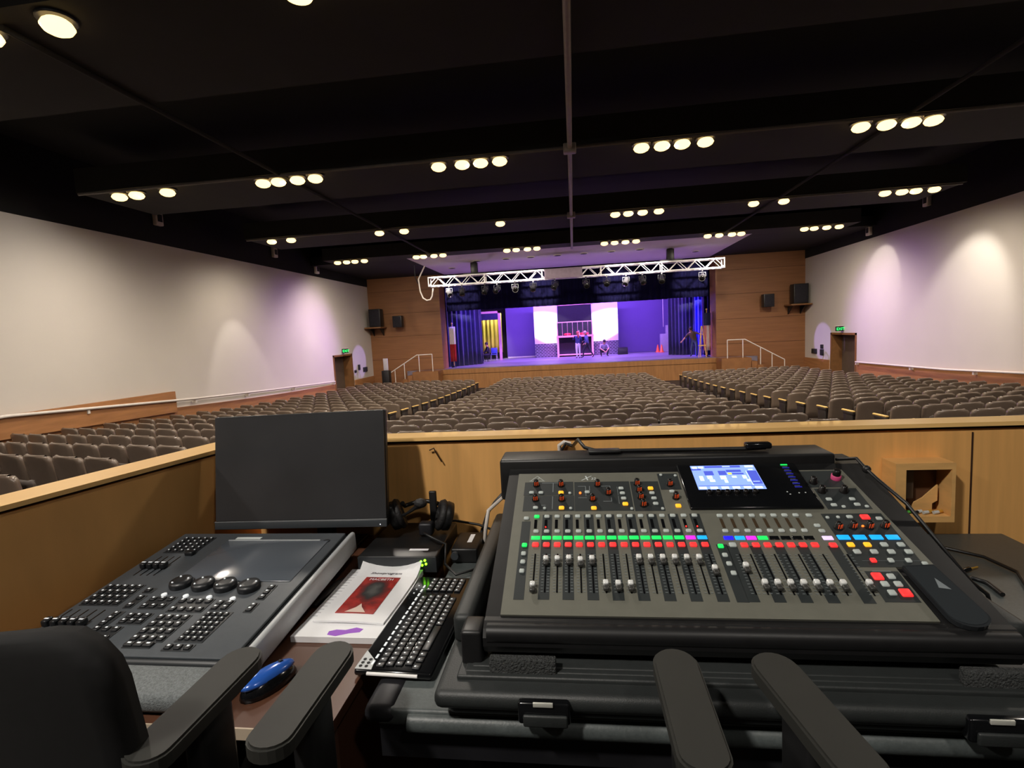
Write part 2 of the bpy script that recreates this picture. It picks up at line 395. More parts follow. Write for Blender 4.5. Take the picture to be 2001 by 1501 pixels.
for side in (1, -1, 2, -2):
    for nm, mb, m in zip(('backrest', 'seat_pan', 'armrest', 'standard'), seat_parts(1 if side > 0 else -1), (m_seatb, m_seatc, m_arm if abs(side) == 1 else m_armd, m_leg)):
        me = mb.mesh(nm); me.materials.append(m); SEATM[nm, side] = me
seats = []   # (depth key, x, y, rotz, sx, side, label)
def occluded(x, y):
    p = proj((x, y, zf(y) + .76))
    if p is None: return True
    px, py = p
    if px < -40 or px > 2040: return True
    if px > 485: lim = 863 - .021 * (px - 485) - 12
    else: lim = 968 - .2365 * px + 6
    if py > lim: return True
    if 420 < px < 715 and py > 826: return True
    return False
for k in range(19):
    y = 6.87 + .985 * k + .06
    nseat = 14 - k % 2; pit = 6.93 / nseat
    for j in range(nseat):
        x = -3.565 + pit * (j + .5)
        seats.append((x, y, 0, pit / .495, (-1 if j < 7 else 1) * (1 if j in (0, nseat - 1) else 2), 'centre', k, j))
for k in range(22):
    for j in range(10):
        x = -5.17 - .61 * j; y = 3.9 + .985 * k + .30 * (-5.17 - x) + .06
        if y < 25.6: seats.append((x, y, -math.atan(.30), 1.25, 1 if j == 0 else 2, 'left', k, j))
for k in range(-4, 17):
    for j in range(11):
        x = 5.12 + .495 * j; y = 8.62 + .985 * k + .13 * (x - 5.12) + .06
        if 4 < y < 25.4: seats.append((x, y, math.atan(.13), 1, -1 if j == 0 else -2, 'right', k, j))
hidden = [s_ for s_ in seats if occluded(s_[0], s_[1]) and s_[1] > 2.6 and abs(s_[0]) < 10.9]
seats = [s_ for s_ in seats if not occluded(s_[0], s_[1])]
rmin = {}
for s_ in seats: rmin[s_[5]] = min(rmin.get(s_[5], 99), s_[6])
seats.sort(key=lambda s_: s_[1])
NEAR = 300
BN = {'centre': 'centre block', 'left': 'block by left wall', 'right': 'block by right wall'}
def seat_label(s_):
    rowo = ORD[s_[6] - rmin[s_[5]] + 1]
    if s_[5] == 'centre': return 'grey folding seat, centre block, %s visible row, %s from the left aisle' % (rowo, ORD[s_[7] + 1])
    return 'grey folding seat, %s, %s visible row, %s seat from its aisle' % (BN[s_[5]], rowo, ORD[s_[7] + 1])
for s_ in seats[:NEAR]:
    x, y, rz, sx, side, blk, k, j = s_
    o = thing('theatre_seat', seat_label(s_), 'theatre seat', (x, y, zf(y)), rz, 'folding seats in the ' + BN[blk])
    o.scale = (sx, 1, 1)
    for nm in ('backrest', 'seat_pan', 'armrest', 'standard'):
        c = bpy.data.objects.new(nm, SEATM[nm, side]); COL.objects.link(c); c.parent = o
far = MB()
for s_ in seats[NEAR:] + hidden:
    x, y, rz, sx, side, blk, k, j = s_
    M = Mx.Translation((x, y, zf(y))) @ Mx.Rotation(rz, 4, 'Z') @ Mx.Diagonal((sx, 1, 1, 1))
    for kk, nm in enumerate(('backrest', 'seat_pan', 'armrest', 'standard')):
        me = SEATM[nm, side]; far.k = 4 if kk == 2 and abs(side) == 2 else kk
        far.add([M @ v.co for v in me.vertices], [tuple(p.vertices) for p in me.polygons], True)
o = far.build('theatre_seats', [m_seatb, m_seatc, m_arm, m_leg, m_armd])
tag(o, 'remaining rows of grey folding seats filling the hall up to the stage', 'seating', kind='stuff')

# ------------------------------------------------------------------ the stage
def drape(p0, p1, z0, z1, amp, folds, seed=0, th=.03, flare=.0, z1b=None):
    """pleated cloth hanging from p0 to p1 (xy), z0..z1"""
    rnd = random.Random(seed); p0, p1 = V((*p0, 0)), V((*p1, 0)); d = p1 - p0; nrm = V((d.y, -d.x, 0)).normalized()
    n = folds * 8; ph = [rnd.uniform(-.5, .5) for _ in range(folds + 2)]; am = [rnd.uniform(.6, 1.2) for _ in range(folds + 2)]
    vs = []; rows = 6
    for side in (0, 1):
        for k in range(rows + 1):
            q = k / rows
            for i in range(n + 1):
                t = i / n; a = t * folds; c = int(a)
                off = amp * am[c] * sin(2 * pi * a + ph[c] * .6) * (1 - .35 * q) - side * th
                zt = z1 + ((z1b - z1) * t if z1b is not None else 0)
                p = p0 + d * t + nrm * off
                vs.append((p.x, p.y, z0 + (zt - z0) * q))
    m_ = n + 1; N = m_ * (rows + 1); fs = []
    for k in range(rows):
        for i in range(n):
            a = k * m_ + i; fs.append((a, a + 1, a + 1 + m_, a + m_)); fs.append((N + a, N + a + m_, N + a + 1 + m_, N + a + 1))
    for i in range(n): fs.append((i, N + i, N + i + 1, i + 1)); fs.append((rows * m_ + i, rows * m_ + i + 1, N + rows * m_ + i + 1, N + rows * m_ + i))
    for k in range(rows):
        fs.append((k * m_, k * m_ + m_, N + k * m_ + m_, N + k * m_)); fs.append((k * m_ + n, N + k * m_ + n, N + k * m_ + n + m_, k * m_ + n + m_))
    return MB().add(vs, fs, True)
def curtain(name, label, cat, mb, m): return tag(mb.build(name, m), label, cat)
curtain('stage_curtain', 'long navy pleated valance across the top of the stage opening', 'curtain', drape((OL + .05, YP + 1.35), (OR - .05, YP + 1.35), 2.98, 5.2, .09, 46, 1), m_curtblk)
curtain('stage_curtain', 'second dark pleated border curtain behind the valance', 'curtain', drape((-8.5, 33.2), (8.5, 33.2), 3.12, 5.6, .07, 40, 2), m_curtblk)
curtain('stage_curtain', 'navy velvet leg curtain in folds at the left of the stage', 'curtain', drape((-7.85, 30.1), (-5.75, 32.2), ST + .02, 5.2, .13, 9, 3), m_curtain)
curtain('stage_curtain', 'navy velvet leg curtain in folds at the right of the stage', 'curtain', drape((5.75, 32.6), (7.2, 31.4), ST + .02, 5.2, .12, 8, 4), m_curtain)
curtain('stage_curtain', 'bright blue gathered curtain edge beside the person bending', 'curtain', drape((6.95, 30.9), (7.3, 30.7), ST + .02, 5.0, .06, 2, 5), mat('brightened_blue_velvet', (52, 50, 210), .8, var=.1, sheen=.3))  # strip brightened in its base colour, beyond the other navy velvet
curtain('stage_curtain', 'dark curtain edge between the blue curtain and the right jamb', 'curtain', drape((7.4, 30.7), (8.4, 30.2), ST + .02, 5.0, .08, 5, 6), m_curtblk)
cyc = MB(); cyc.box(-5.0, 9.4, 38.3, 38.36, ST + .01, 6.5); tag(cyc.build('backdrop_cloth', m_cyc), 'plain violet lit backdrop cloth across the back of the stage', 'backdrop')
b = MB(); b.box(-4.95, -2.9, 38.0, 38.1, ST, ST + .1, .01); tag(b.build('floor_batten', m_rail), 'pale low batten on the stage floor along the backdrop', 'batten')
# doorway to the wing at the left with a yellow green cloth behind
t = thing('stage_flat', 'tall door frame flat at the left of the stage, yellow green cloth showing through', 'stage flat', (-5.75, 36, ST))
m_pinkwd = mat('painted_pink_wood', (214, 158, 170), .6, var=.06)
m_flat = mat('flat_paint', (190, 184, 196), .8, var=.05)
MB().box(.5, .68, -.06, .06, 0, 3.45).box(-.75, .68, -.06, .06, 3.3, 3.45).build('frame_post', m_pinkwd, t)
MB().box(-.75, .5, -.03, .03, 2.85, 3.3).build('header_panel', m_curtain, t)
m_yel = mat('yellow_green_cloth', (196, 190, 60), .85, var=.35, scale=1.6, stretch=(3, 1, .4))
tag(drape((-6.9, 37.3), (-5.2, 37.3), ST + .5, 3.0, .08, 6, 8).build('hanging_cloth', m_yel), 'yellow green cloth hanging in the wing behind the door frame flat', 'cloth')
t = thing('chair', 'blue plastic chair in the lit wing doorway at the left of the stage', 'chair', (-5.55, 35.2, ST))
m_bluepl = mat('blue_plastic', (70, 84, 170), .45)
MB().box(-.22, .22, -.2, .2, .42, .46, .015).build('seat', m_bluepl, t); MB().box(-.22, .22, .18, .22, .5, .9, .015).build('backrest', m_bluepl, t)
for sx in (-1, 1):
    for sy in (-1, 1): MB().tube([(.2 * sx, .18 * sy, 0), (.19 * sx, .17 * sy, .43 if sy < 0 else .55)], .012).build('leg', m_rail, t)
# centre set: two white panels over brick, a dark opening with a balcony
m_panelw = mat('white_panel_cloth', (232, 222, 236), .85, var=.03, scale=1)
def brick_mat():
    m = bpy.data.materials.new('painted_brick'); m.use_nodes = True; nt = m.node_tree; bs = nt.nodes['Principled BSDF']; bs.inputs['Roughness'].default_value = .8
    tc = nt.nodes.new('ShaderNodeTexCoord'); mp = nt.nodes.new('ShaderNodeMapping'); mp.inputs['Rotation'].default_value = (pi / 2, 0, 0)
    br = nt.nodes.new('ShaderNodeTexBrick'); br.inputs['Scale'].default_value = 2.6; br.inputs['Mortar Size'].default_value = .035; br.inputs['Row Height'].default_value = .28; br.inputs['Brick Width'].default_value = .6
    br.inputs['Color1'].default_value = (.035, .03, .06, 1); br.inputs['Color2'].default_value = (.06, .05, .09, 1); br.inputs['Mortar'].default_value = (.35, .33, .4, 1)
    nt.links.new(tc.outputs['Object'], mp.inputs[0]); nt.links.new(mp.outputs[0], br.inputs[0]); nt.links.new(br.outputs[0], bs.inputs['Base Color']); return m
m_brick = brick_mat()
for lab, xa, xb, zt in (('white cloth panel over a painted brick base, left of the balcony', -2.8, -1.12, 3.4), ('white cloth panel over a painted brick base, right of the balcony', 1.28, 3.1, 3.34)):
    t = thing('stage_flat', lab, 'stage flat', ((xa + xb) / 2, 37, ST)); hw = (xb - xa) / 2
    MB().box(-hw, hw, -.04, .04, .98, zt - ST).build('white_panel', m_panelw, t)
    MB().box(-hw, hw, -.07, .05, 0, .98).build('brick_base', m_brick, t)
    MB().box(-hw, hw, -.06, .05, zt - ST, zt - ST + .08).build('top_rail', m_pinkwd, t)
t = thing('balcony_set', 'pink framed balcony with dark opening and railing in the middle of the stage', 'stage set', (.1, 36.4, ST))
m_opening = mat('dark_opening_cloth', (24, 20, 36), .9, var=.1)
MB().box(-1.18, 1.14, .45, .5, 1.4, 3.6).build('dark_cloth', m_opening, t); MB().box(-1.2, 1.2, .4, .5, 3.6, 3.72).build('top_beam', m_pinkwd, t)
for sx in (-1.22, 1.16): MB().box(sx - .06, sx + .06, -.45, -.33, 0, 1.46).build('post', m_pinkwd, t)
for sx in (-1.22, 1.16): MB().tube([(sx, -.39, 1.46), (sx, -.39, 2.42)], .03).build('rail_post', m_pinkwd, t)
MB().box(-1.3, 1.25, -.48, .4, 1.36, 1.48).build('platform', m_pinkwd, t)
MB().box(-1.25, 1.2, -.41, -.36, 2.38, 2.44).build('top_rail', m_pinkwd, t)
for k in range(6): MB().tube([(-.88 + k * .35, -.39, 1.48), (-.88 + k * .35, -.39, 2.38)], .012, 6).build('baluster', m_pinkwd, t)
MB().box(-1.16, 1.1, .1, .14, 0, 1.36).build('back_panel', m_opening, t)
MB().box(-1.2, 1.1, -.1, .05, .1, .18).build('foot_rail', m_pinkwd, t)
m_redcl = mat('red_cloth', (200, 60, 70), .8, var=.2)
for k, (x, sc) in enumerate(((-.55, .16), (.62, .2))):
    b = MB(); b.sphere((0, 0, .09), .1, 8, (sc * 18, 1.2, .9)); o = b.build('cloth_bundle', m_redcl); o.location = (.1 + x, 36.32, ST + 1.483)
    tag(o, 'crumpled red cloth on the balcony platform, %s one' % ('left' if k == 0 else 'right'), 'cloth')
b = MB(); b.lathe([(.05, 0), (.05, .2), (.02, .25), (.02, .32)], 10); o = b.build('candle_bottle', m_rail); o.location = (.36, 36.2, ST + 1.482)
tag(o, 'small pale bottle standing on the balcony platform', 'bottle')
# stage monitor, cones, cabinet, pole
t = thing('stage_monitor', 'black wedge loudspeaker on the stage floor by the brick base', 'loudspeaker', (3.3, 36.2, ST))
MB().prism([(-.25, 0), (.25, 0), (.25, .3), (-.02, .5), (-.25, .42)], -.33, .33, Mx.Rotation(pi / 2, 4, 'X') @ Mx.Rotation(pi / 2, 4, 'Y')).build('cabinet', m_blackpl, t)
MB().box(-.3, .3, -.27, -.255, .06, .36, .01).build('front_grille', m_darkmetal, t)
m_cone = mat('cone_orange', (255, 110, 60), .5)
for k, (x, y) in enumerate(((5.78, 36.9), (5.98, 36.52))):
    t = thing('traffic_cone', 'orange traffic cone on the stage floor, %s' % ('front one of two' if k == 0 else 'rear one of two'), 'traffic cone', (x, y, ST))
    MB().box(-.16, .16, -.16, .16, 0, .03, .01).build('base', m_cone, t); MB().lathe([(.13, .03), (.03, .52), (.02, .53)], 14).build('cone_body', m_cone, t)
t = thing('cabinet', 'pale wooden cabinet at the right of the backdrop', 'cabinet', (6.33, 37.5, ST))
MB().box(-.27, .27, -.25, .25, 0, 1.25, .01).build('body', m_flat, t); MB().box(.12, .3, -.26, .2, 0, 1.84, .01).build('side_upright', m_flat, t)
tag(MB().tube([(6.22, 37.1, 1.4), (6.22, 37.1, 3.9)], .025).build('hanging_pole', m_rail), 'thin pale pole hanging above the pale cabinet', 'pole')
# flags
m_flagw = mat('flag_white', (228, 220, 224), .8, var=.05); m_flagr = mat('flag_red', (176, 40, 48), .8, var=.1); m_flagb = mat('flag_navy', (40, 44, 92), .8, var=.1)
def flag(label, x, y, stripes):
    t = thing('flag_on_stand', label, 'flag', (x, y, ST))
    MB().lathe([(.16, 0), (.16, .03), (.05, .06), (.03, .1)], 16).build('base', m_darkmetal, t)
    MB().tube([(0, 0, .05), (0, 0, 2.55)], .016).build('pole', m_arm, t); MB().sphere((0, 0, 2.6), .05, 8).build('finial', m_arm, t)
    d = drape((-.18, -.04), (.2, -.06), .35, 2.4, .05, 4, 11, .012)
    b = MB()
    b.v = d.v; b.f = d.f; b.sm = d.sm; b.mi = [stripes(sum(d.v[i][0] for i in f_) / len(f_), sum(d.v[i][2] for i in f_) / len(f_)) for f_ in d.f]
    b.build('flag_cloth', [m_flagw, m_flagr, m_flagb], t)
flag('furled white and red flag on a stand by the left jamb of the stage', -7.15, 29.95, lambda x, z: 1 if z < 1.25 else 0)
flag('furled red and white striped flag with navy corner by the right jamb', 7.24, 29.4, lambda x, z: 2 if z > 1.75 else (1 if int(x * 26 + 50) % 2 else 0))
t = thing('easel', 'pale folding easel leaning beside the striped flag', 'easel', (6.93, 29.2, ST))
for a_ in ((-.2, -.1), (.2, -.1), (0, .35)): MB().tube([(a_[0], a_[1], 0), (a_[0] * .1, .02, 1.7)], .022, 6).build('leg', m_arm, t)
MB().box(-.2, .2, -.09, -.05, .62, .67).build('ledge', m_arm, t)
# side stairs with handrails, wall loudspeakers
m_stairs = mat('stair_wood', (140, 95, 56), .5, var=.15, scale=3)
def stairs(label, x_top, sg, labr):
    t = thing('stage_steps', label, 'steps', (x_top, YP - .75, zf(26)))
    H_ = ST - zf(26); n_ = 6
    for k in range(n_):
        xa, xb = sorted((0 if k == n_ - 1 else (n_ - 1 - k) * .28 * sg - .0, ((n_ - 1 - k) * .28 + .3) * sg)); zt = H_ * (k + 1) / n_
        MB().box(xa, xb, -.6, .72, 0, zt - .001 * k).build('step', m_stairs, t)
    MB().box(*sorted((-.001 * sg, -1.15 * sg)), -.6, .40, 0, H_).build('landing', m_stairs, t)
    h = thing('handrail', labr, 'handrail', (x_top, YP - 1.28, ST))
    B_ = 1.9; top = [(-.85, .93), (0, .93), (B_, -.18)]
    MB().tube([(p[0] * sg, 0, p[1]) for p in top], .028).build('rail_bar', m_rail, h)
    for px, pz, pb in ((-.85, .93, .003), (-.1, .93, .003), (.75, .93 - 1.11 * .75 / B_, -H_ / 3 + .003), (1.3, .93 - 1.11 * 1.3 / B_, -H_ * 2 / 3 + .003), (B_, -.18, -H_)):
        MB().tube([(px * sg, 0, pb), (px * sg, 0, pz)], .022).build('post', m_rail, h)
stairs('wooden steps up to the stage by the left brown wall', -8.55, -1, 'white handrail of the steps by the left brown wall')
stairs('wooden steps up to the stage by the right brown wall', 8.55, 1, 'white handrail of the steps by the right brown wall')
def wall_speaker(label, x, z, wd, ht, dp, rz=0, tilt=0):
    t = thing('wall_mounted_speaker', label, 'loudspeaker', (x, YP - dp / 2 - .25, z), rz)
    MB().box(-wd / 2, wd / 2, -dp / 2, dp / 2, 0, ht, .02).build('cabinet', m_blackpl, t)
    MB().box(-wd / 2 + .04, wd / 2 - .04, -dp / 2 - .015, -dp / 2 - .001, .05, ht - .05, .01).build('front_grille', mat('speaker_cloth', (34, 32, 40), .9, var=.2), t)
    MB().box(-.05, .05, dp / 2 + .001, dp / 2 + .23, ht * .4, ht * .6).build('wall_bracket', m_darkmetal, t)
wall_speaker('tall black loudspeaker on a shelf in the left corner', -11.0, 2.24, .66, 1.0, .5)
wall_speaker('smaller black loudspeaker on the left brown wall', -9.75, 2.16, .52, .64, .4)
wall_speaker('tall black loudspeaker on a shelf in the right corner', 11.45, 2.24, .70, 1.0, .5)
wall_speaker('smaller black loudspeaker on the right brown wall', 9.95, 2.16, .52, .66, .4)
for lab, xa, xb in (('wooden wall shelf under the tall loudspeaker in the left corner', XL + .05, -10.6), ('wooden wall shelf under the tall loudspeaker in the right corner', 10.9, XR - .05)):
    t = thing('wall_shelf', lab, 'shelf', ((xa + xb) / 2, YP, 2.14)); h = (xb - xa) / 2
    MB().box(-h, h, -.95, -.02, .02, .095, .01).build('board', m_frame, t)
    for q in (-.6, .6): MB().prism([(0, 0), (0, -.4), (-.6, 0)], -.02, .02, Mx.Translation((q * h, -.02, .0)) @ Mx.Rotation(pi / 2, 4, 'Z') @ Mx.Rotation(pi / 2, 4, 'X')).build('bracket', m_darkmetal, t)
t = thing('floor_stand', 'black floor stand topped by a pale upright panel beside the left steps', 'stand', (-10.15, 26.7, zf(26.7)))
MB().box(-.2, .2, -.2, .2, 0, 1.3, .03).build('black_base', m_blackpl, t); MB().box(-.13, .13, -.03, .03, 1.3, 1.95, .02).build('pale_panel', m_flat, t)
# exit signs, switch plates by the doors
m_exit = mat('exit_green', (40, 230, 110), .5, emit=(30, 255, 110), es=2.2)
for lab, x, sg, y, z in (('green lit exit sign above the door in the left white wall', XL, 1, 24.6, 1.06), ('green lit exit sign above the door in the right white wall', XR, -1, 24.6, .95)):
    t = thing('exit_sign', lab, 'exit sign', (x + .2 * sg, y, z))
    MB().box(-.16, .16, -.022, .022, -.11, .11, .01).build('sign_box', m_greyceil, t)
    MB().box(-.18, .18, -.02, .02, .11, .13).build('mount_bar', m_rail, t)
    M = Mx.Translation((-.13, -.026, -.065)) @ Mx.Rotation(pi / 2, 4, 'X'); text('lettering', 'EXIT', .17, m_exit, t, M)
for lab, x, sg, y, z, hh, ww in (('dark notice frame on the left white wall past the door, upper', XL, 1, 26.5, .1, .3, .2), ('dark notice frame on the left white wall past the door, lower near one', XL, 1, 26.0, -.08, .14, .2), ('dark notice frame on the left white wall past the door, farthest', XL, 1, 27.3, -.07, .26, .5),
                                 ('dark notice frame on the right white wall past the door, upper', XR, -1, 26.6, .08, .2, .22), ('dark notice frame on the right white wall past the door, lower', XR, -1, 26.6, -.2, .3, .3), ('dark notice frame on the right white wall past the door, farthest', XR, -1, 27.4, -.17, .24, .5)):
    t = thing('notice_frame', lab, 'notice', (x, y, z))
    MB().box(*sorted((.001 * sg, .06 * sg)), -ww / 2, ww / 2, -hh / 2, hh / 2, .01).build('frame', m_darkmetal, t)
    MB().box(*sorted((.06 * sg, .065 * sg)), -ww / 2 + .03, ww / 2 - .03, -hh / 2 + .03, hh / 2 - .03).build('sheet', m_greyceil, t)
# ------------------------------------------------------------------ truss, hoists and stage lamps
TX0, TX1, TY, TZ0, TZ1 = -6.8, 6.78, 24.5, 3.92, 4.38
t = thing('hanging_truss', 'bright aluminium box truss hanging across the front of the stage', 'truss', (0, TY, TZ0))
b = MB(); hz = TZ1 - TZ0
for yy in (-.23, .23):
    for zz in (.03, hz - .03): b.tube([(TX0, yy, zz), (TX1, yy, zz)], .032, 8)
b.build('chords', m_alum, t)
b = MB(); nb = 34
for k in range(nb):
    a, c = TX0 + (TX1 - TX0) * k / nb, TX0 + (TX1 - TX0) * (k + 1) / nb
    if k % 2: a, c = c, a
    for yy in (-.23, .23): b.tube([(a, yy, .03), (c, yy, hz - .03)], .017, 5)
    for zz in (.03, hz - .03): b.tube([(a, -.23, zz), (c, .23, zz)], .015, 5)
b.build('lacing', m_alum, t)
b = MB()
for k in range(6):
    x = TX0 + (TX1 - TX0) * k / 5
    for yy in (-.23, .23): b.tube([(x, yy, 0), (x, yy, hz)], .03, 6)
    for zz in (.03, hz - .03): b.tube([(x, -.23, zz), (x, .23, zz)], .03, 6)
b.build('end_frames', m_alum, t)
for lab, x in (('black chain hoist holding the truss under the soffit at the left', -4.58), ('black chain hoist holding the truss under the soffit at the right', 4.48)):
    t = thing('hanging_chain_hoist', lab, 'hoist', (x, TY, TZ1))
    MB().box(-.16, .16, -.13, .13, .05, .55, .03).build('motor_body', m_blackpl, t); MB().tube([(0, 0, .55), (0, 0, ZC - TZ1 - .002)], .02).build('chain', m_darkmetal, t)
    MB().lathe([(.12, 0), (.14, .05), (.05, .16)], 12, Mx.Translation((-.07, 0, .36)) @ Mx.Rotation(.6, 4, 'Y') @ Mx.Translation((0, 0, .1))).build('chain_bag', m_blackpl, t)
    MB().box(-.5, .5, -.26, .26, .004, .05, .01).build('truss_clamp', m_blackpl, t)
pl = MB(); pl.box(-1.25, .5, -.29, -.262, .0, hz, .01); o = pl.build('hanging_cable_tray', mat('tray_grey', (120, 104, 120), .6, var=.1), None, (0, TY, TZ0)); tag(o, 'dull grey cable tray strapped to the front of the truss near its middle', 'cable tray')
m_par = mat('par_silver', (188, 188, 194), .32, .6, var=.1)
lamps = [-5.81, -5.19, -4.08, -3.5, -2.65, -1.79, -.78, .65, 1.59, 2.46, 3.19, 4.04, 5.82]
for i, x in enumerate(lamps):
    t = thing('stage_spotlight', 'stage lamp clamped under the truss, %s from its left end' % ORD[i + 1], 'stage light', (x, TY - .23, TZ0), 0, 'stage lamps under the truss')
    tilt = Mx.Translation((0, 0, -.33)) @ Mx.Rotation(R(-(38 + (i * 37) % 30)), 4, 'X') @ Mx.Rotation(R((i * 53) % 40 - 20), 4, 'Y')
    mm = m_par if i in (0, 4, 9, 12) else m_darkmetal
    MB().box(-.03, .03, -.03, .03, -.1, -.004).build('clamp', m_darkmetal, t)
    MB().tube([(-.15, 0, -.33), (-.15, 0, -.14), (.15, 0, -.14), (.15, 0, -.33)], .014, 6).build('yoke', mm, t)
    MB().lathe([(.06, .2), (.11, .14), (.125, .0), (.125, -.17), (.14, -.2)][::-1], 14, tilt).build('can', mm, t)
    MB().lathe([(.0, -.205), (.12, -.203), (.12, -.201)], 14, tilt).build('lens', m_blackgl, t)
tag(MB().tube([(-7.0, TY, ZC - .01), (-7.35, TY, 4.33), (-7.3, TY, 3.75), (-7.18, TY, 3.42), (-7.0, TY, 3.3), (-6.82, TY, 3.33), (-6.72, TY, 3.5), (-6.66, TY, 3.85)], .035).build('hanging_cable', m_rail), 'pale cable looping down at the left end of the truss', 'cable')
tag(MB().tube([(-7.4, TY - .4, ZC + .01), (-7.38, TY - .4, 4.4), (-7.33, TY - .2, 4.1)], .02).build('hanging_cable', m_darkmetal), 'dark thin cable hanging beside the pale cable loop', 'cable')

# ------------------------------------------------------------------ people on the stage
m_skin = mat('skin', (196, 140, 112), .55); m_hair = mat('hair_dark', (34, 26, 24), .6)
m_jeans = mat('jeans_blue', (58, 68, 112), .8, var=.1); m_pantw = mat('pants_pale', (206, 200, 210), .8, var=.1); m_navy = mat('shirt_navy', (38, 44, 92), .8, var=.1)
m_jack = mat('jacket_slate', (66, 74, 116), .8, var=.1); m_dk = mat('clothes_dark', (34, 32, 44), .8, var=.1); m_tee = mat('tee_lilac', (150, 140, 170), .8); m_brn = mat('shirt_brown', (78, 60, 52), .8, var=.1); m_shoe = mat('shoes', (46, 44, 52), .6)
def person(label, loc, rz, J, shirt, pants, hair_long=False, hair=m_hair, sleeves=True, sc=1.):
    """J: joints in metres, person faces -y. One continuous skinned body."""
    R_ = dict(pelvis=(.16, .125), waist=(.15, .115), chest=(.185, .13), neckb=(.075, .07), neck=(.05, .05), skull=(.085, .095), crown=(.06, .07),
              sh=(.075, .07), el=(.05, .05), wr=(.03, .026), palm=(.036, .02), hip=(.105, .105), kn=(.07, .07), an=(.04, .042), heel=(.04, .04), toe=(.036, .028))
    names = ['pelvis', 'waist', 'chest', 'neckb', 'neck', 'skull', 'crown'] + [a + s_ for s_ in 'lr' for a in ('sh', 'el', 'wr', 'palm', 'hip', 'kn', 'an', 'toe')]
    E_ = [('pelvis', 'waist'), ('waist', 'chest'), ('chest', 'neckb'), ('neckb', 'neck'), ('neck', 'skull'), ('skull', 'crown')]
    for s_ in 'lr': E_ += [('chest', 'sh' + s_), ('sh' + s_, 'el' + s_), ('el' + s_, 'wr' + s_), ('wr' + s_, 'palm' + s_), ('pelvis', 'hip' + s_), ('hip' + s_, 'kn' + s_), ('kn' + s_, 'an' + s_), ('an' + s_, 'toe' + s_)]
    J = {k: V(v) * sc for k, v in J.items()}
    for s_ in 'lr':
        d = (J['wr' + s_] - J['el' + s_]).normalized(); J['palm' + s_] = J['wr' + s_] + d * .07 * sc
    vs = [J[k] for k in names]; rad = [R_[k if k in R_ else k[:-1]] for k in names]
    idx = {k: i for i, k in enumerate(names)}; ed = [(idx[a], idx[c]) for a, c in E_]; bone = [(J[a], J[c], a) for a, c in E_]
    for s_ in 'lr':       # five fingers, the thumb from the side of the palm
        d = (J['palm' + s_] - J['wr' + s_]).normalized(); sx = d.cross(V((0, 1, .2))).normalized(); dn = d.cross(sx)
        for k, (o_, L_) in enumerate(((-.028, .07), (-.010, .082), (.010, .078), (.027, .06), (-.034, .05))):
            base = J['palm' + s_] + sx * o_ - d * (.045 if k == 4 else 0); dd = (d + sx * (-.8 if k == 4 else o_ * 4)).normalized()
            p1 = base + dd * L_ * .55 * sc; p2 = p1 + (dd + dn * .35).normalized() * L_ * .45 * sc
            i0 = len(vs); vs += [p1, p2]; rad += [(.010, .010), (.008, .008)]; ed += [(idx['palm' + s_], i0), (i0, i0 + 1)]; bone += [(base, p2, 'wr')]
    me = bpy.data.meshes.new('body_rig'); me.from_pydata([tuple(v) for v in vs], ed, [])
    o = bpy.data.objects.new('body_rig', me); COL.objects.link(o)
    md = o.modifiers.new('s', 'SKIN'); md.use_smooth_shade = True
    for i, q in enumerate(me.skin_vertices[0].data): q.radius = (rad[i][0] * sc, rad[i][1] * sc); q.use_root = (i == 0)
    o.modifiers.new('d', 'SUBSURF').levels = 1
    dg = bpy.context.evaluated_depsgraph_get(); nm = bpy.data.meshes.new_from_object(o.evaluated_get(dg)); bpy.data.objects.remove(o)
    for m in (shirt, pants, m_skin, m_shoe): nm.materials.append(m)
    for p in nm.polygons:
        c = p.center; best = 9; bn = ''
        for a, e, k in bone:
            ab = e - a; tt = max(0, min(1, (c - a).dot(ab) / max(1e-9, ab.dot(ab)))); q = (c - a - ab * tt).length
            if q < best: best = q; bn = k
        k = bn[:-1] if bn[:-1] in R_ else bn
        p.material_index = 2 if k in ('neckb', 'neck', 'skull', 'wr') or (k == 'el' and not sleeves) else 1 if k in ('pelvis', 'hip', 'kn') and not (k == 'pelvis' and c.z > J['pelvis'].z + .06 * sc) else 3 if k == 'an' else 0
        p.use_smooth = True
    nm.name = 'person'; ob = bpy.data.objects.new('person', nm); COL.objects.link(ob); ob.location = loc; ob.rotation_euler = (0, 0, rz)
    tag(ob, label, 'person')
    hd = J['skull']; upv = (J['crown'] - J['neck']).normalized(); Mh = Mx.Translation(hd) @ upv.to_track_quat('Z', 'Y').to_matrix().to_4x4()
    fw = (V((0, -1, 0)) - upv * V((0, -1, 0)).dot(upv)).normalized()
    b = MB(); b.sphere((0, 0, 0), .108 * sc, 12, (.92, 1.02, 1.05), )
    for i, v in enumerate(b.v): b.v[i] = tuple(V(v) + hd + upv * .035 * sc - fw * .03 * sc)
    b.build('hair', hair, ob)
    if hair_long: MB().tube([hd - fw * .08 * sc, hd - fw * .12 * sc - upv * .15 * sc, hd - fw * .13 * sc - upv * .3 * sc], [.07 * sc, .07 * sc, .03 * sc]).build('hair', hair, ob)
    side_ = fw.cross(upv)
    MB().tube([hd + fw * .085 * sc, hd + fw * .118 * sc - upv * .02 * sc], [.008 * sc, .016 * sc], 6).build('nose', m_skin, ob)
    for q in (-1, 1):
        MB().sphere(hd + fw * .088 * sc + side_ * q * .033 * sc + upv * .015 * sc, .008 * sc, 6).build('eye', m_hair, ob)
        MB().sphere(hd + side_ * q * .092 * sc - upv * .01 * sc, .024 * sc, 6, (.5, .8, 1.2)).build('ear', m_skin, ob)
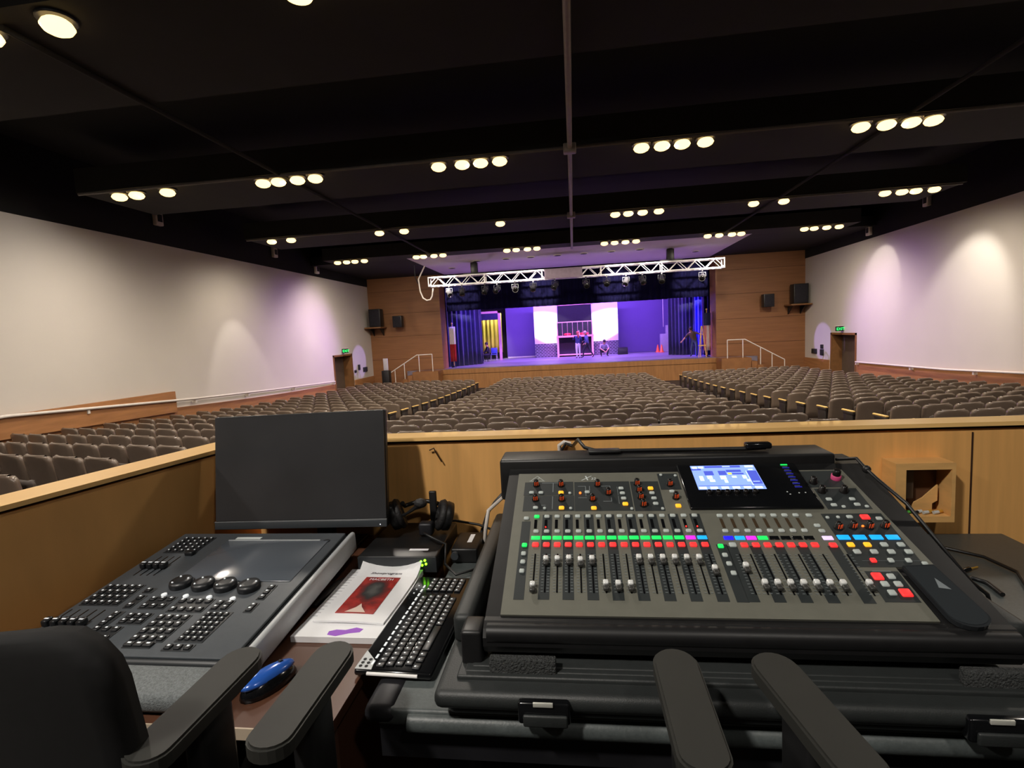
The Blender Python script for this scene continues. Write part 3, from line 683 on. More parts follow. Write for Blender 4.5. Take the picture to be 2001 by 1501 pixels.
    MB().tube([hd + fw * .092 * sc + side_ * .024 * sc - upv * .055 * sc, hd + fw * .092 * sc - side_ * .024 * sc - upv * .055 * sc], .006 * sc, 5).build('mouth', mat('lips', (150, 80, 80), .5), ob)
    return ob
STAND = dict(pelvis=(0, 0, .93), waist=(0, 0, 1.08), chest=(0, .01, 1.3), neckb=(0, .01, 1.45), neck=(0, 0, 1.52), skull=(0, -.015, 1.62), crown=(0, -.01, 1.7),
             shl=(.18, .01, 1.4), ell=(.24, .03, 1.13), wrl=(.25, -.04, .9), shr=(-.18, .01, 1.4), elr=(-.24, .03, 1.13), wrr=(-.25, -.04, .9),
             hipl=(.09, 0, .88), knl=(.1, -.01, .49), anl=(.1, .02, .08), toel=(.11, -.14, .035), hipr=(-.09, 0, .88), knr=(-.1, -.01, .49), anr=(-.1, .02, .08), toer=(-.11, -.14, .035))
def pose(**k): d = dict(STAND); d.update(k); return d
person('person in navy shirt and pale pants standing below the balcony', (.24, 33.6, ST), pi + .35,
       pose(ell=(.25, -.2, 1.22), wrl=(.14, -.4, 1.3), elr=(-.26, .02, 1.14), wrr=(-.22, -.12, .95)), m_navy, m_pantw, True, mat('hair_auburn', (150, 66, 54), .6))
person('person in slate jacket and dark jeans striding below the balcony', (.82, 33.5, ST), -pi / 2 - .3,
       pose(hipl=(.09, 0, .9), knl=(.09, -.22, .52), anl=(.09, -.26, .1), toel=(.09, -.42, .06), knr=(-.09, .16, .5), anr=(-.09, .38, .14), toer=(-.1, .28, .04),
            ell=(.26, .06, 1.13), wrl=(.25, -.12, .95), elr=(-.25, -.1, 1.16), wrr=(-.2, -.32, 1.08), chest=(0, -.05, 1.3), neckb=(0, -.07, 1.45), neck=(0, -.09, 1.52), skull=(0, -.13, 1.62), crown=(0, -.13, 1.7), shl=(.18, -.05, 1.4), shr=(-.18, -.05, 1.4)),
       m_jack, m_dk, hair=mat('hair_grey', (160, 140, 130), .6))
person('person in pale shirt crouching against the brick base, hands together', (1.92, 34.7, ST), .25,
       dict(pelvis=(0, .12, .34), waist=(0, .06, .48), chest=(0, -.06, .68), neckb=(0, -.14, .82), neck=(0, -.18, .88), skull=(0, -.24, .97), crown=(0, -.26, 1.05),
            shl=(.2, -.08, .78), ell=(.3, -.22, .54), wrl=(.08, -.42, .36), shr=(-.2, -.08, .78), elr=(-.3, -.22, .54), wrr=(-.08, -.42, .36),
            hipl=(.11, .1, .33), knl=(.28, -.24, .5), anl=(.2, -.1, .08), toel=(.24, -.28, .035), hipr=(-.11, .1, .33), knr=(-.28, -.24, .5), anr=(-.2, -.1, .08), toer=(-.24, -.28, .035)),
       m_tee, m_dk, sleeves=False)
person('person in brown shirt and jeans leaning forward by the bright blue curtain', (6.72, 30.2, ST), -.55,
       dict(pelvis=(.02, .02, .9), waist=(.0, -.02, 1.05), chest=(-.06, -.1, 1.26), neckb=(-.1, -.15, 1.4), neck=(-.1, -.19, 1.46), skull=(-.08, -.25, 1.55), crown=(-.07, -.27, 1.63),
            shl=(.13, -.1, 1.36), ell=(.38, -.14, 1.26), wrl=(.62, -.2, 1.22), shr=(-.25, -.13, 1.3), elr=(-.42, -.2, 1.08), wrr=(-.55, -.3, .9),
            hipl=(.11, .02, .86), knl=(.17, -.06, .47), anl=(.16, .02, .08), toel=(.19, -.14, .035), hipr=(-.07, .02, .86), knr=(-.12, -.06, .47), anr=(-.14, .04, .08), toer=(-.17, -.12, .035)),
       m_brn, m_jeans, sleeves=False)
person('person in dark clothes seated in the wing doorway, seen as a silhouette', (-5.85, 34.3, ST), -1.2,
       dict(pelvis=(0, .1, .5), waist=(0, .1, .64), chest=(0, .04, .88), neckb=(0, 0, 1.03), neck=(0, -.02, 1.1), skull=(0, -.05, 1.2), crown=(0, -.05, 1.28),
            shl=(.19, .03, .98), ell=(.25, -.08, .74), wrl=(.12, -.28, .62), shr=(-.19, .03, .98), elr=(-.25, -.08, .74), wrr=(-.12, -.28, .62),
            hipl=(.1, .06, .48), knl=(.12, -.36, .5), anl=(.12, -.3, .08), toel=(.13, -.46, .035), hipr=(-.1, .06, .48), knr=(-.12, -.36, .5), anr=(-.12, -.3, .08), toer=(-.13, -.46, .035)),
       m_dk, m_dk)
t = thing('stool', 'dark low stool under the seated silhouette in the wing doorway', 'stool', (-5.9, 34.34, ST), -1.2)
MB().lathe([(.17, .32), (.18, .35), (.17, .37)], 16).build('seat', m_dk, t)
for a_ in range(3): MB().tube([(.15 * cos(a_ * 2.1), .15 * sin(a_ * 2.1), 0), (.1 * cos(a_ * 2.1), .1 * sin(a_ * 2.1), .34)], .015, 6).build('leg', m_darkmetal, t)

# stage lighting: blue and violet floods from battens above the stage, white front light on the set
VIO = (.42, .20, 1.); BLU = (.10, .06, 1.); MAG = (1., .25, .9)
area('batten_light', (0, 33.6, 4.9), (0, 38.2, -.6), 1450, 11, .4, VIO)
area('batten_light', (0, 30.6, 5.4), (0, 34, -.3), 1700, 10, .4, VIO)
for x, tx in ((-6.6, -6.7), (6.6, 7.1)):
    spot('blue_flood', (x * .7, YP + 1.9, 5.2), (tx, 30.9, 1.2), 1200, 50, .8, BLU, .1)
spot('profile_light', (-6.4, 34.2, 3.4), (-2.0, 37, 1.85), 3800, 24, .3, (1., .82, 1.), .05)
spot('profile_light', (6.4, 34.2, 3.4), (2.3, 37, 1.85), 3800, 24, .3, (1., .82, 1.), .05)
spot('pink_light', (0, 30.2, 4.9), (.1, 36.4, 1.4), 2600, 40, .6, MAG, .1)
spot('wing_light', (-5.2, 36.6, 4.6), (-6.1, 37.3, 1.6), 900, 60, .6, (1., .95, .7), .1)
for sg in (-1, 1): spot('jamb_light', (-sg * 3, 31, 5), (sg * 7.5, YP + .6, 1.5), 1600, 50, .7, (1., .5, .8), .1)
spot('blue_flood', (5.5, 30.3, 4.8), (7.12, 30.8, 1.0), 3800, 26, .6, BLU, .06)
spot('blue_flood', (-5.2, 30.3, 4.8), (-7.5, 30.3, 1.0), 1200, 26, .6, BLU, .06)
for sg in (-1, 1): spot('violet_profile', (-sg * 3.5, 30.5, 3.2), (sg * 11.75, 26.6, .35), 5200, 7, .3, (.5, .34, 1.), .04)
# added unseen violet fill up to the soffit; violet truss washes on side walls
for x in (-6, -3.6, -1.2, 1.2, 3.6, 6): spot('added_soffit_fill', (x, YP + .1, ST + .12), (x * .9, 25.4, ZC), 150, 80, .9, (.66, .36, 1.), .06)
for sg in (-1, 1):
    spot('violet_wash', (sg * 6.2, TY - .4, TZ0 - .4), (sg * 11.8, 21.0, .4), 1150, 74, .9, (.6, .3, 1.), .1)
# house spots that catch the truss
for x, x2 in ((-5.6, -6.1), (-5.3, -3.2), (-2, -1.9), (2, 2.2), (5.2, 3.7), (5.6, 6.2)):
    spot('truss_spot', (x, 16.1, ZC - .14), (x2, TY, (TZ0 + TZ1) / 2), 20000, 10, .7, (1, .93, .85), .1)

# ------------------------------------------------------------------ the control booth
b = MB(); b.box(-3.0, 3.6, YB, 2.0, -.35, .012); struct('floor_booth', b, m_bfloor, 'dark carpet floor of the control booth')
def lx(y, off=0.): return -1.752 + .2288 * y - off          # inner edge of the cap of the left booth wall
b = MB(); b.box(-1.30, 3.4, 1.89, 1.965, -.3, 1.096); struct('wall_booth_front', b, m_booth, 'wood front wall of the control booth')
b = MB(); b.prism([(lx(YB, .02), YB), (lx(1.96, .02), 1.96), (lx(1.96, .13), 1.96), (lx(YB, .13), YB)], -.3, 1.096); struct('wall_booth_left', b, m_booth, 'wood left wall of the control booth')
b = MB()
b.prism([(lx(1.875), 1.875), (3.4, 1.875), (3.4, 1.975), (lx(1.975, .145), 1.975)], 1.108, 1.122)
b.prism([(lx(YB), YB), (lx(1.875), 1.875), (lx(1.975, .145), 1.975), (lx(YB, .145), YB)], 1.108, 1.122)
struct('trim_6', b, m_cap, 'bright wood cap along the top of the booth walls')
b = MB(); b.box(-1.29, 3.4, 1.90, 1.955, 1.096, 1.108); b.prism([(lx(YB, .03), YB), (lx(1.95, .03), 1.95), (lx(1.95, .12), 1.95), (lx(YB, .12), YB)], 1.096, 1.108)
struct('trim_7', b, m_gap, 'dark groove under the wood cap')
b = MB(); b.box(1.327, 1.331, 1.887, 1.89, .0, 1.086); struct('trim_8', b, m_gap, 'thin seams between the booth wall panels')
# wooden box on the wall
t = thing('wall_box', 'small open wooden box fixed to the booth front wall beside the mixer', 'wall box', (1.137, 1.89, .80))
m_boxw = mat('box_wood', (226, 176, 110), .5, var=.12, scale=8, stretch=(1, 1, 4))
b = MB(); w_, d_ = .0915, .08
b.box(-w_, -.059, -d_, -.001, 0, .202); b.box(.080, w_, -d_, -.001, 0, .202); b.box(-.059, .080, -d_, -.001, .18, .202); b.box(-.059, .080, -d_, -.001, 0, .02)
b.build('frame', m_boxw, t)
MB().box(-.059, .080, -.006, -.002, .02, .18).build('back_plate', mat('box_inside', (96, 62, 36), .7, var=.3, scale=14), t)
MB().box(-.059, -.005, -.03, -.007, .065, .176, .003).build('socket_plate', mat('socket_grey', (86, 72, 60), .6), t)
MB().prism([(-.02, .022), (.05, .022), (.05, .05), (.066, .06), (.066, .115), (.035, .085), (.02, .07), (-.005, .055)], .03, .036, Mx.Rotation(pi / 2, 4, 'X')).build('torn_panel', m_boxw, t)
m_green = mat('plug_green', (90, 190, 80), .4); m_clear = mat('plug_clear', (200, 205, 205), .2); m_gold = mat('plug_gold', (214, 170, 70), .3, .5)
for k in range(8):
    x = -.047 + .0158 * k; m = (m_green, m_green, m_blackpl, m_clear, m_clear, m_gold, m_clear, m_gold)[k]
    o = MB().tube([(-.008, 0, .006), (.009, .004, .007)], .006, 8).build('plug', m, None, (1.137 + x, 1.89 - .06 + .008 * (k % 2), .8205))
    tag(o, 'small %s plug lying in the wooden wall box, %s from the left' % (('green', 'green', 'black', 'clear', 'clear', 'gold', 'clear', 'gold')[k], ORD[k + 1]), 'plug', 'plugs in the wooden wall box')
# hooks and cable clip on the wall
t = thing('wall_hook', 'bent wire hook on the booth front wall beside the monitor', 'hook', (-.548, 1.89, 1.075))
MB().tube([(-.018, -.012, -.004), (0, -.014, .004), (.006, -.014, -.01), (.028, -.014, -.05)], .0028, 6).build('wire', mat('wire_brown', (70, 48, 30), .4, .4), t)
t = thing('cable_clip_mount', 'white cable clip on the wall behind the mixer, black cable in it', 'clip', (-.04, 1.89, 1.085))
MB().tube([(-.03, -.012, -.03), (-.03, -.02, -.005), (-.012, -.024, .008), (.012, -.02, .0)], .0075, 8).build('clip_band', m_rail, t)
tag(MB().tube([(-.062, 1.87, 1.06), (-.045, 1.86, 1.088), (-.02, 1.85, 1.08), (.0, 1.70, 1.135), (.02, 1.64, 1.122), (.05, 1.625, 1.116), (.12, 1.62, 1.114), (.3, 1.615, 1.114), (.5, 1.6, 1.115), (.56, 1.6, 1.118)], .006).build('mixer_cable', m_blackpl), 'black cable lying along the top of the mixer from the wall clip', 'cable')
tag(MB().box(.03, .13, 1.595, 1.632, 1.110, 1.121, .004).build('cable_adapter', m_blackpl), 'flat black adapter on the mixer top beneath the wall clip', 'adapter')
tag(MB().box(.50, .575, 1.585, 1.615, 1.116, 1.135, .006).build('cable_connector', m_blackgl), 'black connector at the end of the cable behind the mixer screen', 'connector')
# ---- desks
m_desk = mat('brown_laminate', (88, 57, 42), .35, var=.08, scale=2, stretch=(6, 1, 1)); m_edge = mat('pale_edge', (196, 178, 156), .4)
t = thing('desk', 'brown laminate desk under the lighting console and monitor', 'desk', (-.94, 1.37, 0))
MB().prism([(-.61, -.485), (.425, -.485), (.425, .5), (-.395, .5)], .712, .737).build('desktop', m_desk, t)
MB().box(-.61, .425, -.489, -.4855, .714, .739).build('front_edge', m_edge, t)
for x in (-.37, .40): MB().box(x - .012, x + .012, -.42, .46, .012, .711).build('side_panel', m_desk, t)
m_table = mat('grey_table', (78, 84, 84), .42, var=.12, scale=120, bump=.06, bscale=200)
t = thing('folding_table', 'long dark grey folding table under the mixer and its case', 'table', (.49, 1.405, 0))
b = MB(); b.box(-.93, .93, -.455, .468, .700, .738, .008); b.build('tabletop', m_table, t)
MB().tube([(-.86, -.452, .712), (.93, -.452, .712)], .021, 12).build('rolled_edge', m_table, t)
MB().box(-.96, -.885, -.46, -.24, .703, .742, .02).build('corner_plate', m_darkmetal, t)
MB().box(-.93, .93, -.44, -.42, .62, .70).build('front_apron', m_darkmetal, t)
for x in (-.75, .75):
    for y in (-.36, .38): MB().tube([(x, y, .012), (x, y, .70)], .016).build('leg', m_darkmetal, t)
    MB().tube([(x, -.36, .3), (x, .38, .3)], .012).build('brace', m_darkmetal, t)
# ---- computer monitor
t = thing('computer_monitor', 'black computer monitor standing on the brown desk', 'monitor', (-.995, 1.735, .738))
Mt = Mx.Translation((0, -.075, .112)) @ Mx.Rotation(-.16, 4, 'X') @ Mx.Rotation(-.012, 4, 'Y')
m_screen = mat('screen_off', (54, 54, 56), .3, var=.12, scale=5); m_bez = mat('bezel_grey', (58, 62, 66), .35)
MB().box(-.325, .325, .004, .03, 0, .408, .006, Mt).build('shell', m_blackpl, t)
MB().box(-.322, .322, -.001, .004, .03, .405, 0, Mt).build('screen', m_screen, t)
MB().box(-.325, .325, -.004, .004, 0, .026, .002, Mt).build('lower_bezel', m_bez, t)
MB().box(-.325, .325, -.0045, -.001, .026, .0285, 0, Mt).build('bezel_line', mat('bezel_line', (128, 130, 132), .3), t)
MB().box(.300, .303, -.0052, -.004, .008, .011, 0, Mt).build('power_light', mat('led_white', (240, 240, 240), .4, emit=(240, 240, 255), es=1), t)
MB().box(.0, .1, .031, .07, .06, .25, .01, Mt).build('stand_head', m_blackpl, t)
MB().box(.02, .085, .0, .035, .012, .22, .008).build('stand_neck', m_blackpl, t)
MB().box(-.07, .17, -.06, .12, .0, .014, .005).build('stand_base', m_blackpl, t)
# ---- lighting console
CX, CY, CZ = -.78, .97, .80; CT = R(5)
t = thing('lighting_console', 'charcoal theatre lighting console with key blocks, encoders and touchscreen', 'lighting console', (-1.09, 1.3, .737))
CM = Mx.Translation((CX + 1.09, CY - 1.3, CZ - .737)) @ Mx.Rotation(CT, 4, 'X')      # panel frame: x = -u, y = v
m_cons = mat('console_panel', (72, 77, 82), .5, var=.06, scale=40, bump=.04, bscale=300)
m_consd = mat('console_dark', (34, 37, 40), .45, var=.1); m_csc = mat('console_screen', (84, 90, 98), .16, var=.03, scale=3); m_cside = mat('console_side_silver', (188, 192, 194), .32, var=.05)
m_key = mat('key_black', (30, 32, 35), .38); m_keyl = mat('key_legend', (232, 236, 238), .5, emit=(232, 236, 238), es=.4); m_wrist = mat('wrist_rest', (116, 121, 122), .7, bump=.4, bscale=400, var=.3, scale=200)
def cput(mb, name, m, u, v, h=0, par=None, label=None):
    o = mb.build(name, m, par or t, label=label); o.matrix_local = CM @ Mx.Translation((-u, v, h)); return o
base = MB(); base.box(-.612, -.004, .02, .635, -.058, -.003, .012); cput(base, 'chassis', m_consd, 0, 0)
top = MB(); top.box(-.606, -.012, .03, .628, -.004, .003, .002); cput(top, 'top_panel', m_cons, 0, 0)
MB().box(.0, .018, .01, .64, -.062, .004, .008).build('side_cheek', m_cside, t).matrix_local = CM
wr = MB(); wr.box(-.612, -.0, -.075, .024, -.055, -.004, .02, seg=3); cput(wr, 'wrist_rest', m_wrist, 0, 0)
cput(MB().box(-.405, -.045, .335, .572, .001, .0055, .002), 'touchscreen', m_csc, 0, 0)
cput(MB().box(-.40, -.075, .571, .575, .002, .007), 'screen_highlight_bar', m_cside, 0, 0)
cput(MB().box(-.385, -.295, .585, .598, .003, .0045), 'name_plate', mat('plate_pale', (210, 216, 214), .5), 0, 0)
cput(MB().lathe([(.012, .003), (.012, .0045), (.009, .0045)], 14), 'round_badge', m_consd, .053, .572)
KM = {}
def keymesh(w_, h_, tall=.009):
    k = (w_, h_)
    if k not in KM:
        b = MB(); b.box(-w_ / 2, w_ / 2, -h_ / 2, h_ / 2, .002, tall, .0025); b.k = 1
        b.box(-w_ * .17, w_ * .17, -h_ * .02, h_ * .24, tall, tall + .0006)
        me = b.mesh('key'); me.materials.append(m_key); me.materials.append(m_keyl); KM[k] = me
    return KM[k]
def key(u, v, name='key', w_=.0165, h_=.0165):
    o = bpy.data.objects.new(name, keymesh(w_, h_)); COL.objects.link(o); o.parent = t; o.matrix_local = CM @ Mx.Translation((-u, v, 0)); return o
def grid(name, u0, u1, v0, v1, nx, ny, w_=.0165, h_=.0165):
    cput(MB().box(-max(u0, u1) - .012, -min(u0, u1) + .012, min(v0, v1) - .012, max(v0, v1) + .012, .0025, .0045, .001), name + '_block', m_consd, 0, 0)
    for i in range(nx):
        for j in range(ny): key(u0 + (u1 - u0) * i / max(1, nx - 1), v0 + (v1 - v0) * j / max(1, ny - 1), name, w_, h_)
grid('playback_key', .566, .474, .585, .505, 5, 5, .013, .012)
grid('channel_key', .580, .486, .30, .225, 5, 4)
grid('page_key', .443, .437, .285, .285, 1, 1)
grid('page_key', .438, .437, .25, .215, 1, 2)
grid('record_key', .393, .34, .245, .213, 3, 2)
grid('direct_key', .300, .222, .238, .202, 4, 2)
grid('move_key', .185, .158, .232, .212, 2, 2)
grid('nav_key', .083, .083, .305, .26, 1, 3)
grid('nav_key', .084, .084, .222, .206, 1, 2)
grid('time_key', .443, .437, .178, .14, 1, 3)
grid('label_key', .395, .348, .172, .15, 3, 2)
grid('number_key', .305, .235, .168, .088, 4, 4)
grid('enter_key', .30, .25, .066, .066, 3, 1, .024, .015)
grid('flash_key', .44, .385, .118, .085, 3, 2)
grid('soft_key', .183, .132, .183, .09, 4, 6, .012, .012)
grid('bottom_key', .192, .142, .06, .06, 3, 1)
b = MB(); b.k = 0; b.lathe([(.030, .002), (.031, .012), (.028, .020), (.012, .021)], 22); b.k = 1
for a_ in (.4, 2.2, 4.0): b.sphere((.02 * cos(a_), .02 * sin(a_), .0205), .0028, 6)
em = b.mesh('encoder_wheel'); em.materials.append(m_key); em.materials.append(m_keyl)
for u_, v_ in ((.365, .314), (.292, .309), (.221, .305), (.147, .301)):
    o = bpy.data.objects.new('encoder_wheel', em); COL.objects.link(o); o.parent = t; o.matrix_local = CM @ Mx.Translation((-u_, v_, 0))
for u_, v_ in ((.378, .265), (.308, .26), (.235, .256), (.162, .251)): cput(MB().lathe([(.0075, .002), (.0075, .007), (.005, .008)], 12), 'encoder_button', m_keyl, u_, v_)
def cfaders(us, vt, vb, vcap):
    for u_ in us:
        cput(MB().box(-.002, .002, vb, vt, .0028, .0036), 'fader_slot', m_blackgl, u_, 0)
        b = MB(); b.box(-.008, .008, -.012, .012, .004, .022, .004); b.k = 1; b.box(-.006, .006, -.002, .002, .0222, .0226)
        cput(b, 'fader_cap', [m_key, m_keyl], u_, vcap)
cfaders([.563, .541, .519, .497], .472, .362, .405)
cfaders([.593, .568, .543, .518, .493], .196, .115, .131)
cput(MB().box(-.014, .014, -.01, .01, .002, .016, .004), 'grand_master_key', m_key, .472, .484)
# ---- mouse, papers, keyboard
t = thing('computer_mouse', 'glossy blue computer mouse with black sides on the brown desk', 'mouse', (-.713, 1.01, .737), -.49)
def blob(rx, ry, rz, z0, cut=0.):
    b = bmesh.new(); bmesh.ops.create_uvsphere(b, u_segments=20, v_segments=12, radius=1)
    for v in b.verts: v.co = V((v.co.x * rx * (1 - .12 * v.co.y), v.co.y * ry, max(0, v.co.z) * rz + z0))
    return MB().bm(b, True)
blob(.035, .066, .040, 0).build('body', m_blackgl, t)
blob(.025, .063, .019, .0245).build('blue_shell', mat('mouse_blue', (44, 96, 190), .22, .1, coat=.6), t)
MB().tube([(-.0035, .03, .038), (.0035, .03, .038)], .006, 10).build('scroll_wheel', m_blackpl, t)
m_paper = mat('paper_white', (244, 244, 246), .7, var=.02); m_paper2 = mat('paper_edge', (206, 204, 206), .7)
def sheetpile(x0, x1, y0, y1, z0, h, curl=.0, bend=0):
    b = MB(); nx, ny = 8, 10; vs = []
    for side in (0, 1):
        for j in range(ny + 1):
            for i in range(nx + 1):
                p, q = i / nx, j / ny
                z = z0 + (h if side else 0) + (curl * (max(0, q - .8) / .2) ** 2 * (abs(p - .5) * 2) ** 2) + bend * sin(pi * p)
                vs.append((x0 + (x1 - x0) * p + .004 * sin(3 * q), y0 + (y1 - y0) * q, z))
    m_ = nx + 1; N = m_ * (ny + 1); fs = []
    for j in range(ny):
        for i in range(nx):
            a = j * m_ + i; fs += [(a, a + 1, a + 1 + m_, a + m_), (N + a, N + a + 1, N + a + 1 + m_, N + a + m_)]
    for i in range(nx): fs += [(i, i + 1, N + i + 1, N + i), (ny * m_ + i, ny * m_ + i + 1, N + ny * m_ + i + 1, N + ny * m_ + i)]
    for j in range(ny): fs += [(j * m_, j * m_ + m_, N + j * m_ + m_, N + j * m_), (j * m_ + nx, j * m_ + nx + m_, N + j * m_ + nx + m_, N + j * m_ + nx)]
    return b.add(vs, fs, False)
t = thing('script_papers', 'thick stack of white script pages on the desk under the red booklet', 'papers', (-.64, 1.36, .738))
sheetpile(-.115, .125, -.19, .185, 0, .016).build('page_stack', m_paper, t)
m_ink = mat('ink_grey', (176, 176, 180), .8); m_purple = mat('highlighter_purple', (160, 92, 206), .7)
b = MB()
for k in range(16):
    y = .16 - k * .017; b.box(-.105, -.105 + random.uniform(.02, .05), y, y + .002, .0162, .0165)
b.build('printed_lines', m_ink, t)
b = MB(); b.prism([(-.02, -.18), (.005, -.185), (.035, -.172), (.062, -.166), (.066, -.152), (.045, -.146), (.02, -.158), (-.005, -.157), (-.022, -.165)], .0162, .0166); b.build('purple_mark', m_purple, t)
t = thing('programme_booklet', 'white folded programme with red and black cover picture on the page stack', 'booklet', (-.622, 1.395, .7545), -.03)
sheetpile(-.10, .10, -.165, .155, 0, .005, .025, .003).build('cover_sheet', m_paper, t)
def poster_mat():
    m = bpy.data.materials.new('poster_print'); m.use_nodes = True; nt = m.node_tree; bs = nt.nodes['Principled BSDF']; bs.inputs['Roughness'].default_value = .45
    tc = nt.nodes.new('ShaderNodeTexCoord'); mp = nt.nodes.new('ShaderNodeMapping'); mp.inputs['Location'].default_value = (-.002, .012, 0); mp.inputs['Scale'].default_value = (22, 13.5, 1)
    gr = nt.nodes.new('ShaderNodeTexGradient'); gr.gradient_type = 'SPHERICAL'
    no = nt.nodes.new('ShaderNodeTexNoise'); no.inputs['Scale'].default_value = 36; no.inputs['Detail'].default_value = 4
    ad = nt.nodes.new('ShaderNodeMath'); ad.operation = 'MULTIPLY_ADD'; ad.inputs[1].default_value = .8; ad.inputs[2].default_value = -.30
    ad2 = nt.nodes.new('ShaderNodeMath'); rp = nt.nodes.new('ShaderNodeValToRGB')
    e = rp.color_ramp.elements; e[0].position = .02; e[0].color = lin((.70, .19, .16)) + (1,); e[1].position = .55; e[1].color = lin((.17, .16, .16)) + (1,)
    q = e.new(.22); q.color = lin((.48, .13, .12)) + (1,); q = e.new(.95); q.color = lin((.34, .34, .33)) + (1,)
    L = nt.links.new; L(tc.outputs['Object'], mp.inputs[0]); L(mp.outputs[0], gr.inputs[0]); L(tc.outputs['Object'], no.inputs['Vector']); L(no.outputs[0], ad.inputs[0])
    L(gr.outputs['Fac'], ad2.inputs[0]); L(ad.outputs[0], ad2.inputs[1]); L(ad2.outputs[0], rp.inputs[0]); L(rp.outputs[0], bs.inputs['Base Color']); return m
pm = poster_mat(); zt = .0085
b = MB(); b.box(-.055, .056, -.128, .078, zt - .0008, zt + .0002); p_ = b.build('cover_picture', pm, t)
b = MB(); b.prism([(-.03, -.122), (.03, -.122), (.008, -.095), (.0, -.078), (-.008, -.098)], zt + .0003, zt + .0006); b.build('pale_peak', mat('peak_pale', (236, 214, 200), .7), t)
text('cover_title', 'MACBETH', .017, m_paper, t, Mx.Translation((0, .058, zt + .0006)), 'CENTER')
text('header_line', 'Showprogram', .018, mat('ink_dark', (96, 92, 98), .8), t, Mx.Translation((-.052, .098, zt + .0004)), 'LEFT', .25)
tag(MB().tube([(-.775, 1.33, .745), (-.765, 1.38, .752), (-.762, 1.45, .752), (-.757, 1.50, .745)], [.006, .011, .011, .006]).build('black_pen_case', m_blackpl), 'slim black case lying between the lighting console and the papers', 'case')
t = thing('keyboard', 'black computer keyboard with silver corner lying beside the white papers', 'keyboard', (-.425, 1.262, .7385), pi / 2 - .045)
# keyboard frame: x = along its keys (away from the camera), y = towards its function row
MB().box(-.225, .225, -.093, .093, .004, .021, .007).build('body', m_blackgl, t)
MB().prism([(-.222, .05), (-.19, .055), (-.155, .09), (-.222, .09)], .0212, .0222).build('silver_corner', m_cside, t)
MB().tube([(-.224, -.06, .013), (-.2245, .06, .013)], .0045, 8).build('silver_edge', m_alum, t)
for q in (-1, 1): MB().box(-.2, .2, .07 * q - .008, .07 * q + .008, .0, .004).build('foot', m_blackpl, t)
kb = {}
def kkey(x, y, w_=.0165, h_=.0185, nm='key'):
    if w_ not in kb:
        b = MB(); b.box(-w_ / 2, w_ / 2, -h_ / 2, h_ / 2, .0205, .0255, .002); b.k = 1; b.box(-w_ * .22, -w_ * .22 + .004, .0005, .0045, .0256, .0259)
        me = b.mesh('key'); me.materials.append(m_key); me.materials.append(m_keyl); kb[w_] = me
    o = bpy.data.objects.new(nm, kb[w_]); COL.objects.link(o); o.parent = t; o.location = (x, y, 0)
for j, y in enumerate((.034, .0125, -.009, -.0305, -.052)):
    x = -.205 + (.0, .009, .013, .02, .0)[j] * .6; nkeys = 17 if j < 4 else 0
    for i in range(nkeys): kkey(x + .0187 * i, y)
    if j == 4:
        for xx, ww in ((-.205, .02), (-.18, .0165), (-.16, .0165), (-.095, .10), (-.03, .0165), (-.01, .0165), (.01, .0165), (.03, .0165), (.05, .0165), (.07, .0165), (.09, .0165)): kkey(xx, y, ww)
    for i in range(4): kkey(.142 + .0192 * i, y, nm='number_pad_key')
for i in range(16):
    o = MB().box(-.0075, .0075, -.0028, .0028, .0208, .0225, .001).build('function_key', m_keyl, t, (-.198 + .0238 * i, .056, 0))
for i in range(6): MB().tube([(0, 0, .021), (0, 0, .0235)], .004, 10).build('media_key', m_blackgl, t, (-.213 + .012 * (i % 3), .066 + .014 * (i // 3), 0))
for i in range(3): MB().box(-.002, .002, -.002, .002, .0212, .0216).build('indicator', m_keyl, t, (.12 + .022 * i, .074, 0))
# ---- receiver box with the headset, adapter
t = thing('intercom_box', 'flat black electronics box with white label and green lights, headset on it', 'electronics box', (-.605, 1.705, .738))
MB().box(-.13, .135, -.155, .145, .004, .058, .004).build('housing', m_blackpl, t)
MB().box(-.13, .135, -.157, -.1555, .006, .056).build('front_panel', mat('panel_dark', (44, 47, 50), .4), t)
MB().box(.03, .095, -.11, -.096, .0582, .0588).build('white_label', m_paper, t)
for k, (x, z) in enumerate(((.085, .042), (.098, .046), (.088, .030), (.101, .034))): MB().sphere((x, -.158, z), .0042, 8).build('green_light', mat('led_green', (150, 255, 60), .4, emit=(140, 255, 40), es=3), t)
for q in (-.09, .09): MB().box(-.01 + q, .01 + q, -.12, .12, 0, .004).build('foot', m_blackpl, t)
t = thing('headset', 'black intercom headset with boom microphone lying on the electronics box', 'headset', (-.585, 1.755, .796))
m_pad = mat('ear_pad', (28, 27, 28), .6, bump=.3, bscale=120); m_gold2 = mat('pad_brown', (74, 58, 36), .5)
Ml = Mx.Translation((-.085, .0, .066)) @ Mx.Rotation(1.25, 4, 'Y') @ Mx.Rotation(-.3, 4, 'X'); Mr = Mx.Translation((.095, .0, .062)) @ Mx.Rotation(-1.2, 4, 'Y') @ Mx.Rotation(.35, 4, 'X')
for M_ in (Ml, Mr):
    MB().lathe([(.03, -.028), (.05, -.022), (.053, -.005), (.05, .004)], 20, M_).build('ear_cup', m_blackpl, t)
    MB().lathe([(.052, .004), (.057, .012), (.05, .024), (.028, .026), (.024, .014)], 20, M_).build('ear_pad', m_pad, t)
MB().tube([(-.07, .03, .10)] + [(-.085 + .175 * i / 12, .05 + .02 * sin(pi * i / 12), .075 + .018 * sin(pi * i / 12)) for i in range(1, 12)] + [(.085, .03, .1)], .008, 8).build('headband', m_blackpl, t)
MB().box(.035, .062, .02, .034, .02, .145, .004).build('slider_bar', m_blackpl, t)
